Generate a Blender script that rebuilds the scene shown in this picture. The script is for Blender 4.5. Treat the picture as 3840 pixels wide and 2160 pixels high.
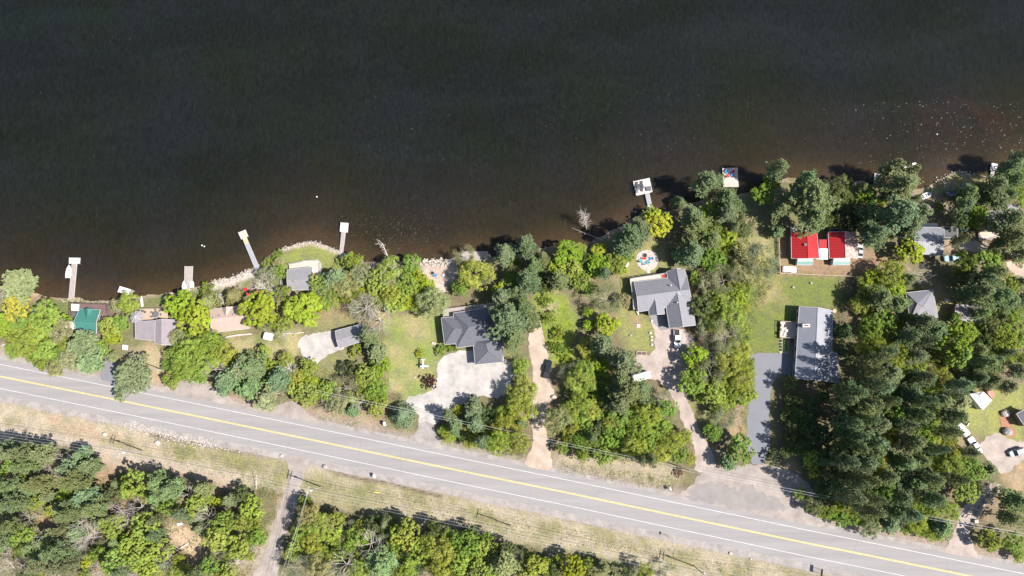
import bpy, math, random
import numpy as np
from mathutils import Vector, Matrix
from mathutils.geometry import tessellate_polygon
random.seed(7)
for o in list(bpy.data.objects): bpy.data.objects.remove(o)
SC = bpy.context.scene; COL = SC.collection
# ---------------------------------------------------------------- camera, sky, sun, exposure
F = 2560.0; HC = 210.0; NX, NY = 85.0, 515.0        # focal length (photo px), flight height, nadir offset
n = Vector((NX, -NY, -F)).normalized()
r3 = -n; r1 = (Vector((1, 0, 0)) - n * n.x).normalized(); r2 = r3.cross(r1)
ROT = Matrix((r1, r2, r3))
cam = bpy.data.cameras.new('camera'); cam.sensor_width = 36; cam.lens = 36 * F / 3840
cam.clip_start = 1; cam.clip_end = 9000
camo = bpy.data.objects.new('camera', cam); COL.objects.link(camo)
camo.matrix_world = Matrix.Translation((0, 0, HC)) @ ROT.to_4x4()
SC.camera = camo
SUN_EL = math.radians(50); SUN_AZ = math.radians(-19.5)        # sun stands right and a little below in the picture
sd = Vector((math.cos(SUN_EL) * math.cos(SUN_AZ), math.cos(SUN_EL) * math.sin(SUN_AZ), math.sin(SUN_EL)))
sl = bpy.data.lights.new('sun', 'SUN'); sl.energy = 5.0; sl.angle = math.radians(.55); sl.color = (1, .93, .85)
so = bpy.data.objects.new('sun', sl); COL.objects.link(so); so.rotation_euler = (-sd).to_track_quat('-Z', 'Y').to_euler()
W = bpy.data.worlds.new('World'); SC.world = W; W.use_nodes = True
nt = W.node_tree; sky = nt.nodes.new('ShaderNodeTexSky'); sky.sky_type = 'NISHITA'; sky.sun_disc = False
sky.sun_elevation = SUN_EL; sky.sun_rotation = math.radians(90) - SUN_AZ
bg = nt.nodes['Background']; bg.inputs[1].default_value = .078; nt.links.new(sky.outputs[0], bg.inputs[0])
SC.view_settings.view_transform = 'Standard'; SC.view_settings.look = 'None'
SC.view_settings.exposure = .84; SC.view_settings.gamma = 1
# ---------------------------------------------------------------- pixel of the photo -> point of the place
CP = Vector((0, 0, HC))
def G(px, py, z=0.0):
    d = ROT @ Vector((px - 1920, 1080 - py, -F))
    t = (z - HC) / d.z
    return CP + d * t
def P2(px, py, z=0.0):
    g = G(px, py, z); return (g.x, g.y)
def mpp(px, py, z=0.0): return (G(px + 10, py, z) - G(px, py, z)).length / 10
# ---------------------------------------------------------------- tags and builders
def tag(o, label=None, cat=None, group=None, kind=None):
    if label: o['label'] = label
    if cat: o['category'] = cat
    if group: o['group'] = group
    if kind: o['kind'] = kind
    return o
def empty(name, loc, rz=0, label=None, cat=None, group=None):
    o = bpy.data.objects.new(name, None); COL.objects.link(o); o.location = loc; o.rotation_euler = (0, 0, rz)
    o.empty_display_size = .3
    return tag(o, label, cat, group)
class MB:
    def __init__(s): s.v = []; s.f = []; s.m = []; s.uv = None
    def add(s, vs, fs, mi=0):
        b = len(s.v); s.v += [tuple(p) for p in vs]; s.f += [tuple(b + i for i in f) for f in fs]; s.m += [mi] * len(fs); return s
    def box(s, x0, x1, y0, y1, z0, z1, mi=0):
        return s.add([(x0,y0,z0),(x1,y0,z0),(x1,y1,z0),(x0,y1,z0),(x0,y0,z1),(x1,y0,z1),(x1,y1,z1),(x0,y1,z1)],
                     [(3,2,1,0),(4,5,6,7),(0,1,5,4),(1,2,6,5),(2,3,7,6),(3,0,4,7)], mi)
    def obox(s, c, dx, dy, lx, ly, z0, z1, mi=0):      # box turned to direction (dx,dy)
        L = math.hypot(dx, dy); dx /= L; dy /= L; q = []
        for z in (z0, z1):
            for a, b in ((-1,-1),(1,-1),(1,1),(-1,1)):
                q.append((c[0] + dx*a*lx/2 - dy*b*ly/2, c[1] + dy*a*lx/2 + dx*b*ly/2, z))
        return s.add(q, [(3,2,1,0),(4,5,6,7),(0,1,5,4),(1,2,6,5),(2,3,7,6),(3,0,4,7)], mi)
    def prism(s, pts, z0, z1, mi=0):
        a = sum(pts[i][0]*pts[(i+1)%len(pts)][1] - pts[(i+1)%len(pts)][0]*pts[i][1] for i in range(len(pts)))
        if a < 0: pts = pts[::-1]
        k = len(pts)
        s.add([(p[0],p[1],z0) for p in pts] + [(p[0],p[1],z1) for p in pts],
              [tuple(range(k, 2*k)), tuple(range(k-1, -1, -1))] + [(i,(i+1)%k,k+(i+1)%k,k+i) for i in range(k)], mi)
        return s
    def tube(s, a, b, r0, r1, k=6, mi=0, cap=True):
        a = Vector(a); b = Vector(b); d = (b - a)
        if d.length < 1e-6: return s
        d.normalize(); u = d.orthogonal().normalized(); w = d.cross(u)
        q = [a + (u*math.cos(t)+w*math.sin(t))*r0 for t in [2*math.pi*i/k for i in range(k)]] + \
            [b + (u*math.cos(t)+w*math.sin(t))*r1 for t in [2*math.pi*i/k for i in range(k)]]
        fs = [(i,(i+1)%k,k+(i+1)%k,k+i) for i in range(k)]
        if cap: fs += [tuple(range(k-1,-1,-1)), tuple(range(k,2*k))]
        return s.add(q, fs, mi)
    def loft(s, secs, mi=0, closed=True):               # sections of equal point count
        k = len(secs[0]); q = [p for c in secs for p in c]; fs = []
        for j in range(len(secs)-1):
            for i in range(k if closed else k-1):
                fs.append((j*k+i, j*k+(i+1)%k, (j+1)*k+(i+1)%k, (j+1)*k+i))
        if closed: fs += [tuple(range(k-1,-1,-1)), tuple(range((len(secs)-1)*k, len(secs)*k))]
        return s.add(q, fs, mi)
    def blob(s, c, rx, ry, rz, rnd, rough=.25, seg=7, rings=5, mi=0):
        q = []; fs = []
        for j in range(rings+1):
            ph = math.pi*j/rings
            for i in range(seg):
                th = 2*math.pi*i/seg; k = 1 + rnd.uniform(-rough, rough)*math.sin(ph)
                q.append((c[0]+rx*k*math.sin(ph)*math.cos(th), c[1]+ry*k*math.sin(ph)*math.sin(th), c[2]+rz*(1+rnd.uniform(-rough,rough)*.5)*math.cos(ph)))
        for j in range(rings):
            for i in range(seg):
                fs.append((j*seg+i,(j+1)*seg+i,(j+1)*seg+(i+1)%seg,j*seg+(i+1)%seg))
        return s.add(q, fs, mi)
    def build(s, name, mats, parent=None, smooth=False, uv=False, at=None):
        me = bpy.data.meshes.new(name); off = Vector((0,0,0))
        if parent is not None and not getattr(s, 'local', False): off = Vector(world_loc(parent))
        if at is not None: off = Vector(at)
        me.from_pydata([(p[0]-off.x, p[1]-off.y, p[2]-off.z) for p in s.v], [], s.f)
        if not isinstance(mats, (list, tuple)): mats = [mats]
        for m_ in mats: me.materials.append(m_)
        if len(mats) > 1: me.polygons.foreach_set('material_index', s.m)
        if smooth: me.polygons.foreach_set('use_smooth', [True]*len(me.polygons))
        if uv: face_uv(me)
        me.update()
        o = bpy.data.objects.new(name, me); COL.objects.link(o)
        if parent is not None: o.parent = parent
        if at is not None: o.location = at
        return o
def world_loc(o):
    l = Vector(o.location)
    while o.parent is not None: o = o.parent; l = l + Vector(o.location)
    return l
def LB():
    b = MB(); b.local = True; return b
def face_uv(me):
    uvl = me.uv_layers.new(name='UVMap')
    for p in me.polygons:
        nn = p.normal; h = Vector((-nn.y, nn.x, 0))
        if h.length < .05: h = Vector((1, 0, 0))
        h.normalize(); vv = nn.cross(h)
        for li in p.loop_indices:
            c = me.vertices[me.loops[li].vertex_index].co
            uvl.data[li].uv = (c.dot(h), c.dot(vv))
def copy_tree(o, parent=None):
    c = o.copy(); COL.objects.link(c)
    if parent is not None: c.parent = parent
    for ch in [x for x in KIDS.get(o.name, [])] if o.name in KIDS else list(o.children): copy_tree(ch, c)
    return c
KIDS = {}
# ---------------------------------------------------------------- materials
def NM(name):
    m = bpy.data.materials.new(name); m.use_nodes = True; t = m.node_tree; return m, t, t.nodes['Principled BSDF']
def mat(name, col, rough=.8, amt=.18, sc=1.5, col2=None, bump=0, seam=0, seamamt=.35, spec=.3, metal=0, coord='Object', stretch=None, speck=0, rot=0):
    m, t, p = NM(name); N = t.nodes; L = t.links
    tc = N.new('ShaderNodeTexCoord'); src = tc.outputs[coord]
    if stretch:
        mp = N.new('ShaderNodeMapping'); mp.inputs['Rotation'].default_value = (0, 0, rot); mp.inputs['Scale'].default_value = stretch; L.new(src, mp.inputs[0]); src = mp.outputs[0]
    no = N.new('ShaderNodeTexNoise'); no.inputs['Scale'].default_value = sc; no.inputs['Detail'].default_value = 6; no.inputs['Roughness'].default_value = .65
    L.new(src, no.inputs['Vector'])
    rp = N.new('ShaderNodeValToRGB'); c2 = col2 or col
    rp.color_ramp.elements[0].position = .3; rp.color_ramp.elements[1].position = .7
    rp.color_ramp.elements[0].color = (*[c*(1-amt) for c in col], 1); rp.color_ramp.elements[1].color = (*[min(1, c*(1+amt)) for c in c2], 1)
    L.new(no.outputs['Fac'], rp.inputs[0]); out = rp.outputs[0]
    if seam:
        sx = N.new('ShaderNodeSeparateXYZ'); L.new(tc.outputs['UV'], sx.inputs[0])
        a = N.new('ShaderNodeMath'); a.operation = 'MULTIPLY'; a.inputs[1].default_value = 1/seam; L.new(sx.outputs[0], a.inputs[0])
        b = N.new('ShaderNodeMath'); b.operation = 'FRACT'; L.new(a.outputs[0], b.inputs[0])
        c = N.new('ShaderNodeMath'); c.operation = 'LESS_THAN'; c.inputs[1].default_value = .16; L.new(b.outputs[0], c.inputs[0])
        d = N.new('ShaderNodeMath'); d.operation = 'MULTIPLY'; d.inputs[1].default_value = seamamt; L.new(c.outputs[0], d.inputs[0])
        mx = N.new('ShaderNodeMixRGB'); L.new(d.outputs[0], mx.inputs[0]); L.new(out, mx.inputs[1]); mx.inputs[2].default_value = (*[c_*.35 for c_ in col], 1); out = mx.outputs[0]
    if speck:
        n3 = N.new('ShaderNodeTexNoise'); n3.inputs['Scale'].default_value = 5; n3.inputs['Detail'].default_value = 2; L.new(src, n3.inputs['Vector'])
        hs = N.new('ShaderNodeHueSaturation'); L.new(out, hs.inputs['Color'])
        mr = N.new('ShaderNodeMapRange'); mr.inputs[1].default_value = .3; mr.inputs[2].default_value = .7; mr.inputs[3].default_value = 1-speck; mr.inputs[4].default_value = 1+speck
        L.new(n3.outputs['Fac'], mr.inputs[0]); L.new(mr.outputs[0], hs.inputs['Value']); out = hs.outputs[0]
    L.new(out, p.inputs['Base Color']); p.inputs['Roughness'].default_value = rough
    p.inputs['Specular IOR Level'].default_value = spec; p.inputs['Metallic'].default_value = metal
    if bump:
        bp = N.new('ShaderNodeBump'); bp.inputs['Strength'].default_value = bump; bp.inputs['Distance'].default_value = .05
        n2 = N.new('ShaderNodeTexNoise'); n2.inputs['Scale'].default_value = sc*6; n2.inputs['Detail'].default_value = 4; L.new(src, n2.inputs['Vector'])
        L.new(n2.outputs['Fac'], bp.inputs['Height']); L.new(bp.outputs[0], p.inputs['Normal'])
    return m
def leafmat(name, amt=.22, trans=.3):
    m, t, p = NM(name); N = t.nodes; L = t.links
    oi = N.new('ShaderNodeObjectInfo'); tc = N.new('ShaderNodeTexCoord'); geo = N.new('ShaderNodeNewGeometry')
    no = N.new('ShaderNodeTexNoise'); no.inputs['Scale'].default_value = .55; no.inputs['Detail'].default_value = 3; L.new(tc.outputs['Object'], no.inputs['Vector'])
    hs = N.new('ShaderNodeHueSaturation'); L.new(oi.outputs['Color'], hs.inputs['Color'])
    mr = N.new('ShaderNodeMapRange'); mr.inputs[1].default_value = .3; mr.inputs[2].default_value = .7; mr.inputs[3].default_value = 1-amt; mr.inputs[4].default_value = 1+amt
    ad = N.new('ShaderNodeMath'); ad.operation = 'MULTIPLY_ADD'; ad.inputs[1].default_value = .35; L.new(geo.outputs['Random Per Island'], ad.inputs[0])
    mm = N.new('ShaderNodeMath'); mm.operation = 'SUBTRACT'; mm.inputs[1].default_value = .17; L.new(no.outputs['Fac'], mm.inputs[0]); L.new(mm.outputs[0], ad.inputs[2])
    L.new(ad.outputs[0], mr.inputs[0]); L.new(mr.outputs[0], hs.inputs['Value'])
    h2 = N.new('ShaderNodeMapRange'); h2.inputs[3].default_value = .472; h2.inputs[4].default_value = .528; L.new(geo.outputs['Random Per Island'], h2.inputs[0]); L.new(h2.outputs[0], hs.inputs['Hue'])
    di = N.new('ShaderNodeBsdfDiffuse'); tr = N.new('ShaderNodeBsdfTranslucent'); mx = N.new('ShaderNodeMixShader'); mx.inputs[0].default_value = trans
    L.new(hs.outputs[0], di.inputs[0]); L.new(hs.outputs[0], tr.inputs[0]); L.new(di.outputs[0], mx.inputs[1]); L.new(tr.outputs[0], mx.inputs[2])
    L.new(mx.outputs[0], N['Material Output'].inputs['Surface']); N.remove(p)
    return m
M = {}
M['leaf'] = leafmat('leaves'); M['needle'] = leafmat('needles', .3, .15)
M['bark'] = mat('bark', (.16,.12,.09), .9, .3, 3, bump=.3)
M['paletwig'] = mat('pale twigs', (.46,.41,.38), .9, .25, 2)
M['birch'] = mat('birch bark', (.62,.58,.52), .8, .25, 2, (.62,.58,.52))
M['asphalt'] = mat('road asphalt', (.262,.252,.254), .9, .11, .5, bump=.1, stretch=(.035,1,1), speck=.03, rot=math.radians(11.6))
M['drive'] = mat('driveway asphalt', (.185,.19,.215), .9, .06, .3, bump=.05, speck=.02)
M['shoulder'] = mat('shoulder gravel', (.255,.235,.225), .95, .16, .4, (.31,.285,.27), bump=.3, speck=.1)
M['pull'] = mat('pull-off gravel', (.25,.22,.205), .95, .14, .22, (.33,.29,.265), bump=.3, speck=.07)
M['wgravel'] = mat('white gravel', (.33,.312,.298), .95, .15, .3, (.42,.40,.38), bump=.3, speck=.06)
M['sand'] = mat('sandy gravel', (.37,.285,.225), .95, .14, .25, (.43,.36,.30), bump=.3, speck=.08)
M['pgravel'] = mat('pink gravel', (.30,.25,.225), .95, .14, .25, (.38,.325,.295), bump=.3, speck=.08)
M['paint'] = mat('white paint', (.56,.56,.56), .7, .22, 1.2); M['yellow'] = mat('yellow paint', (.62,.51,.17), .7, .2, 1.2)
M['wood'] = mat('grey weathered boards', (.34,.30,.275), .8, .15, .7, seam=.18, seamamt=.3)
M['woodpale'] = mat('pale boards', (.47,.41,.36), .8, .1, .7, seam=.2, seamamt=.2)
M['woodtan'] = mat('tan deck boards', (.40,.32,.24), .8, .12, .7, seam=.2, seamamt=.25)
M['woodred'] = mat('brown stained boards', (.15,.10,.10), .8, .15, .7, seam=.2, seamamt=.3)
M['wooddark'] = mat('dark deck boards', (.12,.12,.13), .8, .15, .7, seam=.2, seamamt=.3)
M['orange'] = mat('new orange boards', (.62,.40,.22), .7, .1)
M['alu'] = mat('grey dock panels', (.30,.31,.33), .6, .08, .6, seam=.3, seamamt=.2)
M['white'] = mat('white plastic', (.74,.74,.74), .45, .04); M['cream'] = mat('cream canvas', (.53,.48,.45), .8, .06)
M['trim'] = mat('white trim', (.5,.5,.5), .6, .05); M['black'] = mat('black plastic', (.025,.025,.03), .5, .1)
M['glass'] = mat('dark glass', (.03,.04,.05), .08, .1, spec=.7); M['tyre'] = mat('rubber', (.02,.02,.02), .9, .1)
M['chrome'] = mat('bright metal', (.6,.6,.62), .3, .05, metal=.8); M['lamp'] = mat('lamp lens', (.7,.7,.68), .2, .05)
M['redc'] = mat('red plastic', (.62,.03,.05), .5, .08); M['bluec'] = mat('blue plastic', (.06,.30,.60), .5, .08)
M['teal'] = mat('turquoise plastic', (.10,.42,.50), .5, .08); M['purple'] = mat('purple cloth', (.35,.12,.38), .8, .1)
M['stone'] = mat('pale stone', (.42,.38,.34), .95, .25, 1.2, (.5,.46,.42), bump=.5)
M['stoned'] = mat('grey stone', (.26,.24,.23), .95, .25, 1.2, (.36,.33,.31), bump=.5)
M['rgreen'] = mat('green sheet metal', (.055,.185,.155), .45, .07, .5, seam=.45, seamamt=.18)
M['rmauve'] = mat('mauve shingles', (.25,.22,.24), .9, .1, .8, bump=.2, speck=.07); M['rtan'] = mat('tan shingles', (.40,.31,.27), .9, .1, .8, bump=.2, speck=.06)
M['rgrey'] = mat('grey felt roof', (.225,.22,.232), .9, .1, .7, bump=.2, speck=.08)
M['rslate'] = mat('slate blue shingles', (.10,.105,.125), .9, .2, 3, (.135,.14,.165), bump=.5)
M['rmetal'] = mat('grey sheet metal', (.215,.215,.24), .55, .07, .5, seam=.8, seamamt=.22, metal=.2, speck=.05)
M['rlong'] = mat('blue grey sheet metal', (.225,.235,.27), .55, .07, .5, seam=.8, seamamt=.15, metal=.25, speck=.05)
M['rcorr'] = mat('corrugated metal', (.21,.22,.245), .5, .16, .5, seam=.6, seamamt=.4)
M['rrust'] = mat('rusty corrugated metal', (.30,.31,.33), .6, .14, .35, (.32,.25,.23), seam=.3, seamamt=.2)
M['rred'] = mat('red sheet metal', (.37,.022,.026), .5, .1, .6, seam=.85, seamamt=.5, speck=.08)
M['rfade'] = mat('faded red shingles', (.48,.22,.2), .8, .2, 1.2, (.55,.38,.34), seam=.3, seamamt=.2)
M['rdark'] = mat('dark shingles', (.10,.105,.115), .9, .12, 2, bump=.2); M['rcream'] = mat('cream roof', (.55,.49,.45), .8, .08)
M['wgrey'] = mat('grey siding', (.32,.32,.33), .8, .06); M['wwhite'] = mat('white siding', (.65,.65,.63), .8, .05)
M['wtan'] = mat('tan siding', (.48,.36,.25), .8, .08); M['wbrown'] = mat('brown siding', (.16,.11,.08), .8, .1); M['wgreen'] = mat('green siding', (.10,.2,.17), .8, .1)
M['pole'] = mat('weathered pole', (.36,.33,.30), .9, .15, 2); M['insul'] = mat('pale insulator', (.7,.72,.75), .4, .05); M['wire'] = mat('aluminium wire', (.45,.47,.47), .5, .05)
M['soil'] = mat('red brown mulch', (.33,.17,.11), .95, .25, 2, bump=.5)
M['fence'] = mat('pale rail timber', (.55,.43,.33), .85, .12, 1)
def paint(name, col, rough=.3): return mat(name, col, rough, .03, .5, spec=.5)
M['pwhite'] = paint('white car paint', (.8,.8,.82)); M['pblack'] = paint('black car paint', (.018,.022,.03), .25); M['psilver'] = paint('silver car paint', (.42,.43,.45))
M['pblue'] = paint('pale blue car paint', (.30,.42,.46)); M['pgreen'] = paint('grey green car paint', (.17,.23,.24))
M['awning'] = mat('aqua glazing', (.11,.24,.22), .3, .15, .8); M['lens'] = mat('blue tarp', (.05,.28,.6), .6, .2, 2)
# ---------------------------------------------------------------- geometry helpers
def inset(pts, d):
    a = sum(pts[i][0]*pts[(i+1)%len(pts)][1] - pts[(i+1)%len(pts)][0]*pts[i][1] for i in range(len(pts)))
    if a < 0: pts = pts[::-1]
    k = len(pts); out = []
    for i in range(k):
        p = Vector(pts[i-1][:2]); q = Vector(pts[i][:2]); r = Vector(pts[(i+1) % k][:2])
        e1 = (q-p).normalized(); e2 = (r-q).normalized(); n1 = Vector((-e1.y, e1.x)); n2 = Vector((-e2.y, e2.x))
        b = (n1+n2); b.normalize(); c = max(.35, b.dot(n1)); out.append(tuple(q + b*d/c))
    return out
def chaikin(p, it=2, closed=True):
    for _ in range(it):
        q = []
        k = len(p)
        for i in range(k if closed else k-1):
            a = p[i]; b = p[(i+1) % k]
            q.append((a[0]*.75+b[0]*.25, a[1]*.75+b[1]*.25)); q.append((a[0]*.25+b[0]*.75, a[1]*.25+b[1]*.75))
        if not closed: q = [p[0]] + q + [p[-1]]
        p = q
    return p
def wob(x, y, s=1.0): return (math.sin(x*.9*s+2*math.sin(y*.7*s)) + math.sin(y*1.3*s+2*math.sin(x*.5*s)) + .6*math.sin(3.1*x*s+1.7*y*s))/2.6
def dens(p, step=1.0):
    q = []
    for i in range(len(p)):
        a = p[i]; b = p[(i+1) % len(p)]; L = math.hypot(b[0]-a[0], b[1]-a[1]); k = max(1, int(L/step))
        for j in range(k): q.append((a[0]+(b[0]-a[0])*j/k, a[1]+(b[1]-a[1])*j/k))
    return q
def sheet(name, px, m, z, smooth=1, jit=.45, parent=None, label=None, cat=None, kind='structure'):
    p = [P2(*q) for q in px]
    if smooth: p = chaikin(p, smooth)
    if jit: p = [(x+jit*wob(x, y, 1.7), y+jit*wob(y, x, 1.9)) for x, y in dens(p, .7)]
    tris = tessellate_polygon([[Vector((x, y, 0)) for x, y in p]])
    b = MB(); fs = []
    for t in tris:
        a, c, d = [p[i] for i in t]; s = (c[0]-a[0])*(d[1]-a[1])-(c[1]-a[1])*(d[0]-a[0])
        fs.append(tuple(t) if s > 0 else tuple(reversed(t)))
    b.add([(x, y, z*2) for x, y in p], fs); o = b.build(name, m, parent)
    if parent is None: tag(o, label, cat, kind=kind)
    return o
def offset_line(pl, d):
    out = []
    for i in range(len(pl)):
        a = Vector(pl[max(0, i-1)]); b = Vector(pl[min(len(pl)-1, i+1)]); e = (b-a).normalized()
        out.append((pl[i][0]-e.y*d, pl[i][1]+e.x*d))
    return out
def strip(name, pl, d0, d1, m, z, label=None, jit=0, parent=None):
    A = offset_line(pl, d0); B = offset_line(pl, d1)
    if jit: A = [(x+jit*wob(x, y, 1.1), y+jit*wob(y, x, 1.3)) for x, y in A]; B = [(x+jit*wob(x, y, 1.1), y+jit*wob(y, x, 1.3)) for x, y in B]
    k = len(A); b = MB(); b.add([(x, y, z*2) for x, y in A]+[(x, y, z*2) for x, y in B], [(i, i+1, k+i+1, k+i) if d1 > d0 else (k+i, k+i+1, i+1, i) for i in range(k-1)])
    o = b.build(name, m, parent)
    if parent is None: tag(o, label, kind='structure')
    return o
# ---------------------------------------------------------------- shoreline, ground, lake
SHPX = [(-900,1120),(-300,1090),(0,1078),(60,1082),(100,1087),(139,1099),(174,1119),(204,1121),(248,1116),(281,1117),(323,1131),(360,1131),(422,1131),(460,1124),(534,1111),(571,1106),(640,1099),
 (675,1110),(699,1090),(749,1078),(784,1064),(811,1051),(873,1044),(911,1024),(955,1009),(988,982),(1022,952),(1067,932),(1109,917),(1171,905),(1200,913),(1237,929),(1272,944),(1307,959),
 (1349,969),(1369,989),(1419,984),(1436,969),(1486,979),(1511,979),(1548,967),(1583,979),(1647,979),(1709,969),(1734,945),(1829,948),(1845,965),(1890,962),(1950,950),(2016,939),(2060,927),
 (2098,912),(2210,915),(2247,890),(2330,850),(2400,810),(2440,792),(2459,786),(2489,794),(2511,794),(2573,769),(2598,759),(2680,742),(2760,732),(2850,722),(2880,692),(2959,669),(3083,675),
 (3195,684),(3257,684),(3282,699),(3330,702),(3400,710),(3460,712),(3509,692),(3546,659),(3593,642),(3640,651),(3705,664),(3740,662),(3790,620),(3840,595),(4100,565),(4700,520)]
SH = [P2(x, y, -.4) for x, y in SHPX]
SH = chaikin([(-3000, SH[0][1]-5)] + SH + [(3000, SH[-1][1]+30)], 1, False)
SHA = np.array(SH)
def seg_dist(X, Y, PL):
    d = np.full(X.shape, 1e9)
    for i in range(len(PL)-1):
        ax, ay = PL[i]; bx, by = PL[i+1]; ex, ey = bx-ax, by-ay; L = ex*ex+ey*ey+1e-9
        t = np.clip(((X-ax)*ex+(Y-ay)*ey)/L, 0, 1)
        d = np.minimum(d, np.hypot(X-ax-t*ex, Y-ay-t*ey))
    return d
def poly_sd(X, Y, P):                                   # positive inside
    d = seg_dist(X, Y, list(P)+[P[0]]); ins = np.zeros(X.shape, bool); k = len(P)
    for i in range(k):
        ax, ay = P[i]; bx, by = P[(i+1) % k]
        c = ((ay > Y) != (by > Y)) & (X < (bx-ax)*(Y-ay)/((by-ay) if by != ay else 1e-9)+ax); ins ^= c
    return np.where(ins, d, -d)
ROADPX = [(-700,1270),(-300,1352),(0,1411),(320,1476),(640,1540.5),(920,1598),(1240,1664),(1540,1727),(1840,1789),(2140,1850),(2440,1914),(2740,1976.5),(3040,2040),(3200,2071),(3635,2160),(4000,2234),(4600,2355)]
RL = chaikin([P2(*q) for q in ROADPX], 2, False)
e0 = Vector(RL[0])-Vector(RL[1]); e0.normalize(); e1 = Vector(RL[-1])-Vector(RL[-2]); e1.normalize()
RL = [tuple(Vector(RL[0])+e0*k) for k in (2500, 800, 200)] + RL + [tuple(Vector(RL[-1])+e1*k) for k in (200, 800, 2500)]
def axis(lo, hi, st):
    a = list(np.arange(lo, hi+st, st)); s = st; x = a[-1]
    up = []; dn = []
    y = a[0]
    while s < 600: s *= 1.5; x += s; up.append(x); y -= s; dn.append(y)
    return np.array(dn[::-1]+a+up)
gx = axis(-190, 170, .6); gy = axis(-62, 128, .6)
X, Y = np.meshgrid(gx, gy)
def nz(X, Y, s, o=0.0): return (np.sin(X*.9*s+o+2*np.sin(Y*.7*s+o)) + np.sin(Y*1.3*s+2*np.sin(X*.5*s+o)) + .6*np.sin(3.1*X*s+1.7*Y*s+o))/2.6
ds = seg_dist(X, Y, SH); ys = np.interp(X, SHA[:, 0], SHA[:, 1])
# inside test: polygon below the shoreline
SD = poly_sd(X, Y, SH+[(3000, -3000), (-3000, -3000)])
SD = SD + .5*nz(X, Y, .9)
Z = np.where(SD > 3, 0, np.where(SD > 0, -.4*(1-np.clip(SD, 0, 3)/3)**1.2, -.4+SD*.10))
Z = np.maximum(Z, -9)
DITCH = [P2(*q) for q in [(560,1628),(640,1645),(740,1662),(880,1688),(1040,1712)]]
DITCH2 = [P2(*q) for q in [(1215,1752),(1290,1780),(1350,1796),(1450,1805),(1520,1830),(1650,1860)]]
for D in (DITCH, DITCH2):
    dd = seg_dist(X, Y, D); Z = np.where(SD > 3, Z-.45*np.exp(-(dd/.75)**2), Z)
ROAD_D = seg_dist(X, Y, RL)
C = np.zeros(X.shape+(3,))
def setc(mask, col):
    for i in range(3): C[..., i] = C[..., i]*(1-mask)+col[i]*mask
C[:] = (.155, .125, .08)
big = np.clip(.5+.6*nz(X, Y, .12), 0, 1); setc(big*.65, (.15, .17, .07))
setc(np.clip(nz(X, Y, .31, 4)*1.5-.2, 0, 1)*.6, (.30, .22, .16))
def patch(px, col, soft=1.2, s=1.0, w=1.0, n=0):
    P = [P2(*q) for q in px]; xs = [p[0] for p in P]; ysl = [p[1] for p in P]
    i0, i1 = np.searchsorted(gy, min(ysl)-6), np.searchsorted(gy, max(ysl)+6); j0, j1 = np.searchsorted(gx, min(xs)-6), np.searchsorted(gx, max(xs)+6)
    x = X[i0:i1, j0:j1]; y = Y[i0:i1, j0:j1]
    if x.size == 0: return
    d = poly_sd(x, y, P)+w*nz(x, y, .8)
    mk = np.clip(.5+d/(2*soft), 0, 1)*s
    if n: mk = mk*np.clip(.5+n*nz(x, y, .45, 2.0), 0, 1)
    for i in range(3): C[i0:i1, j0:j1, i] = C[i0:i1, j0:j1, i]*(1-mk)+col[i]*mk
GR = (.13, .15, .055); GR2 = (.19, .185, .085); DRY = (.31, .265, .19); TAN = (.35, .275, .205); ORG = (.36, .23, .15); BR = (.27, .19, .125); LIM = (.19, .24, .04); STR=(.34,.295,.215)
# verge below the road
VG = [(-400,1440),(0,1485),(640,1610),(1240,1735),(1840,1860),(2440,1985),(3040,2110),(3500,2205),(3840,2270),(3840,2460),(2500,2190),(2420,2120),(2260,2080),(2000,2040),(1780,1990),(1500,1935),(1200,1880),(1000,1830),(860,1800),(640,1745),(420,1740),(200,1650),(0,1640),(-400,1600)]
patch(VG, DRY); patch(VG, GR2, 2, .75, 2, .9); patch(VG, STR, 2, .7, 2, -1.1)
patch([(600,1640),(900,1700),(1070,1720),(1080,1780),(900,1760),(640,1700)], GR2, 3, .8, 2)
patch([(1100,1830),(1200,1780),(1500,1850),(1450,1930),(1250,1890)], GR2, 3, .6, 2)
patch([(0,1500),(180,1540),(420,1600),(520,1640),(300,1640),(0,1560)], (.38,.32,.24), 2, .7, 2)
patch([(180,1570),(330,1610),(420,1640),(300,1640)], ORG, 2, .6, 2)
patch([(0,1590),(260,1640),(560,1710),(900,1790),(860,1810),(560,1740),(240,1670),(0,1625)], (.37,.32,.29), 1.5, .7, 1)
patch([(360,1690),(640,1740),(900,1790),(880,1830),(560,1780),(380,1740)], TAN, 2, .8, 2)
patch([(640,1955),(760,2000),(780,2080),(720,2100),(600,2010)], (.42,.31,.22), 1.5, 1, 1)
for cx, cy in ((235,1830),(165,1950),(385,1790),(300,1945),(680,2110),(20,1800),(450,1905)): patch([(cx-28,cy-20),(cx+30,cy-24),(cx+26,cy+26),(cx-24,cy+24)], ORG, 2, .9, 1)
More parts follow.
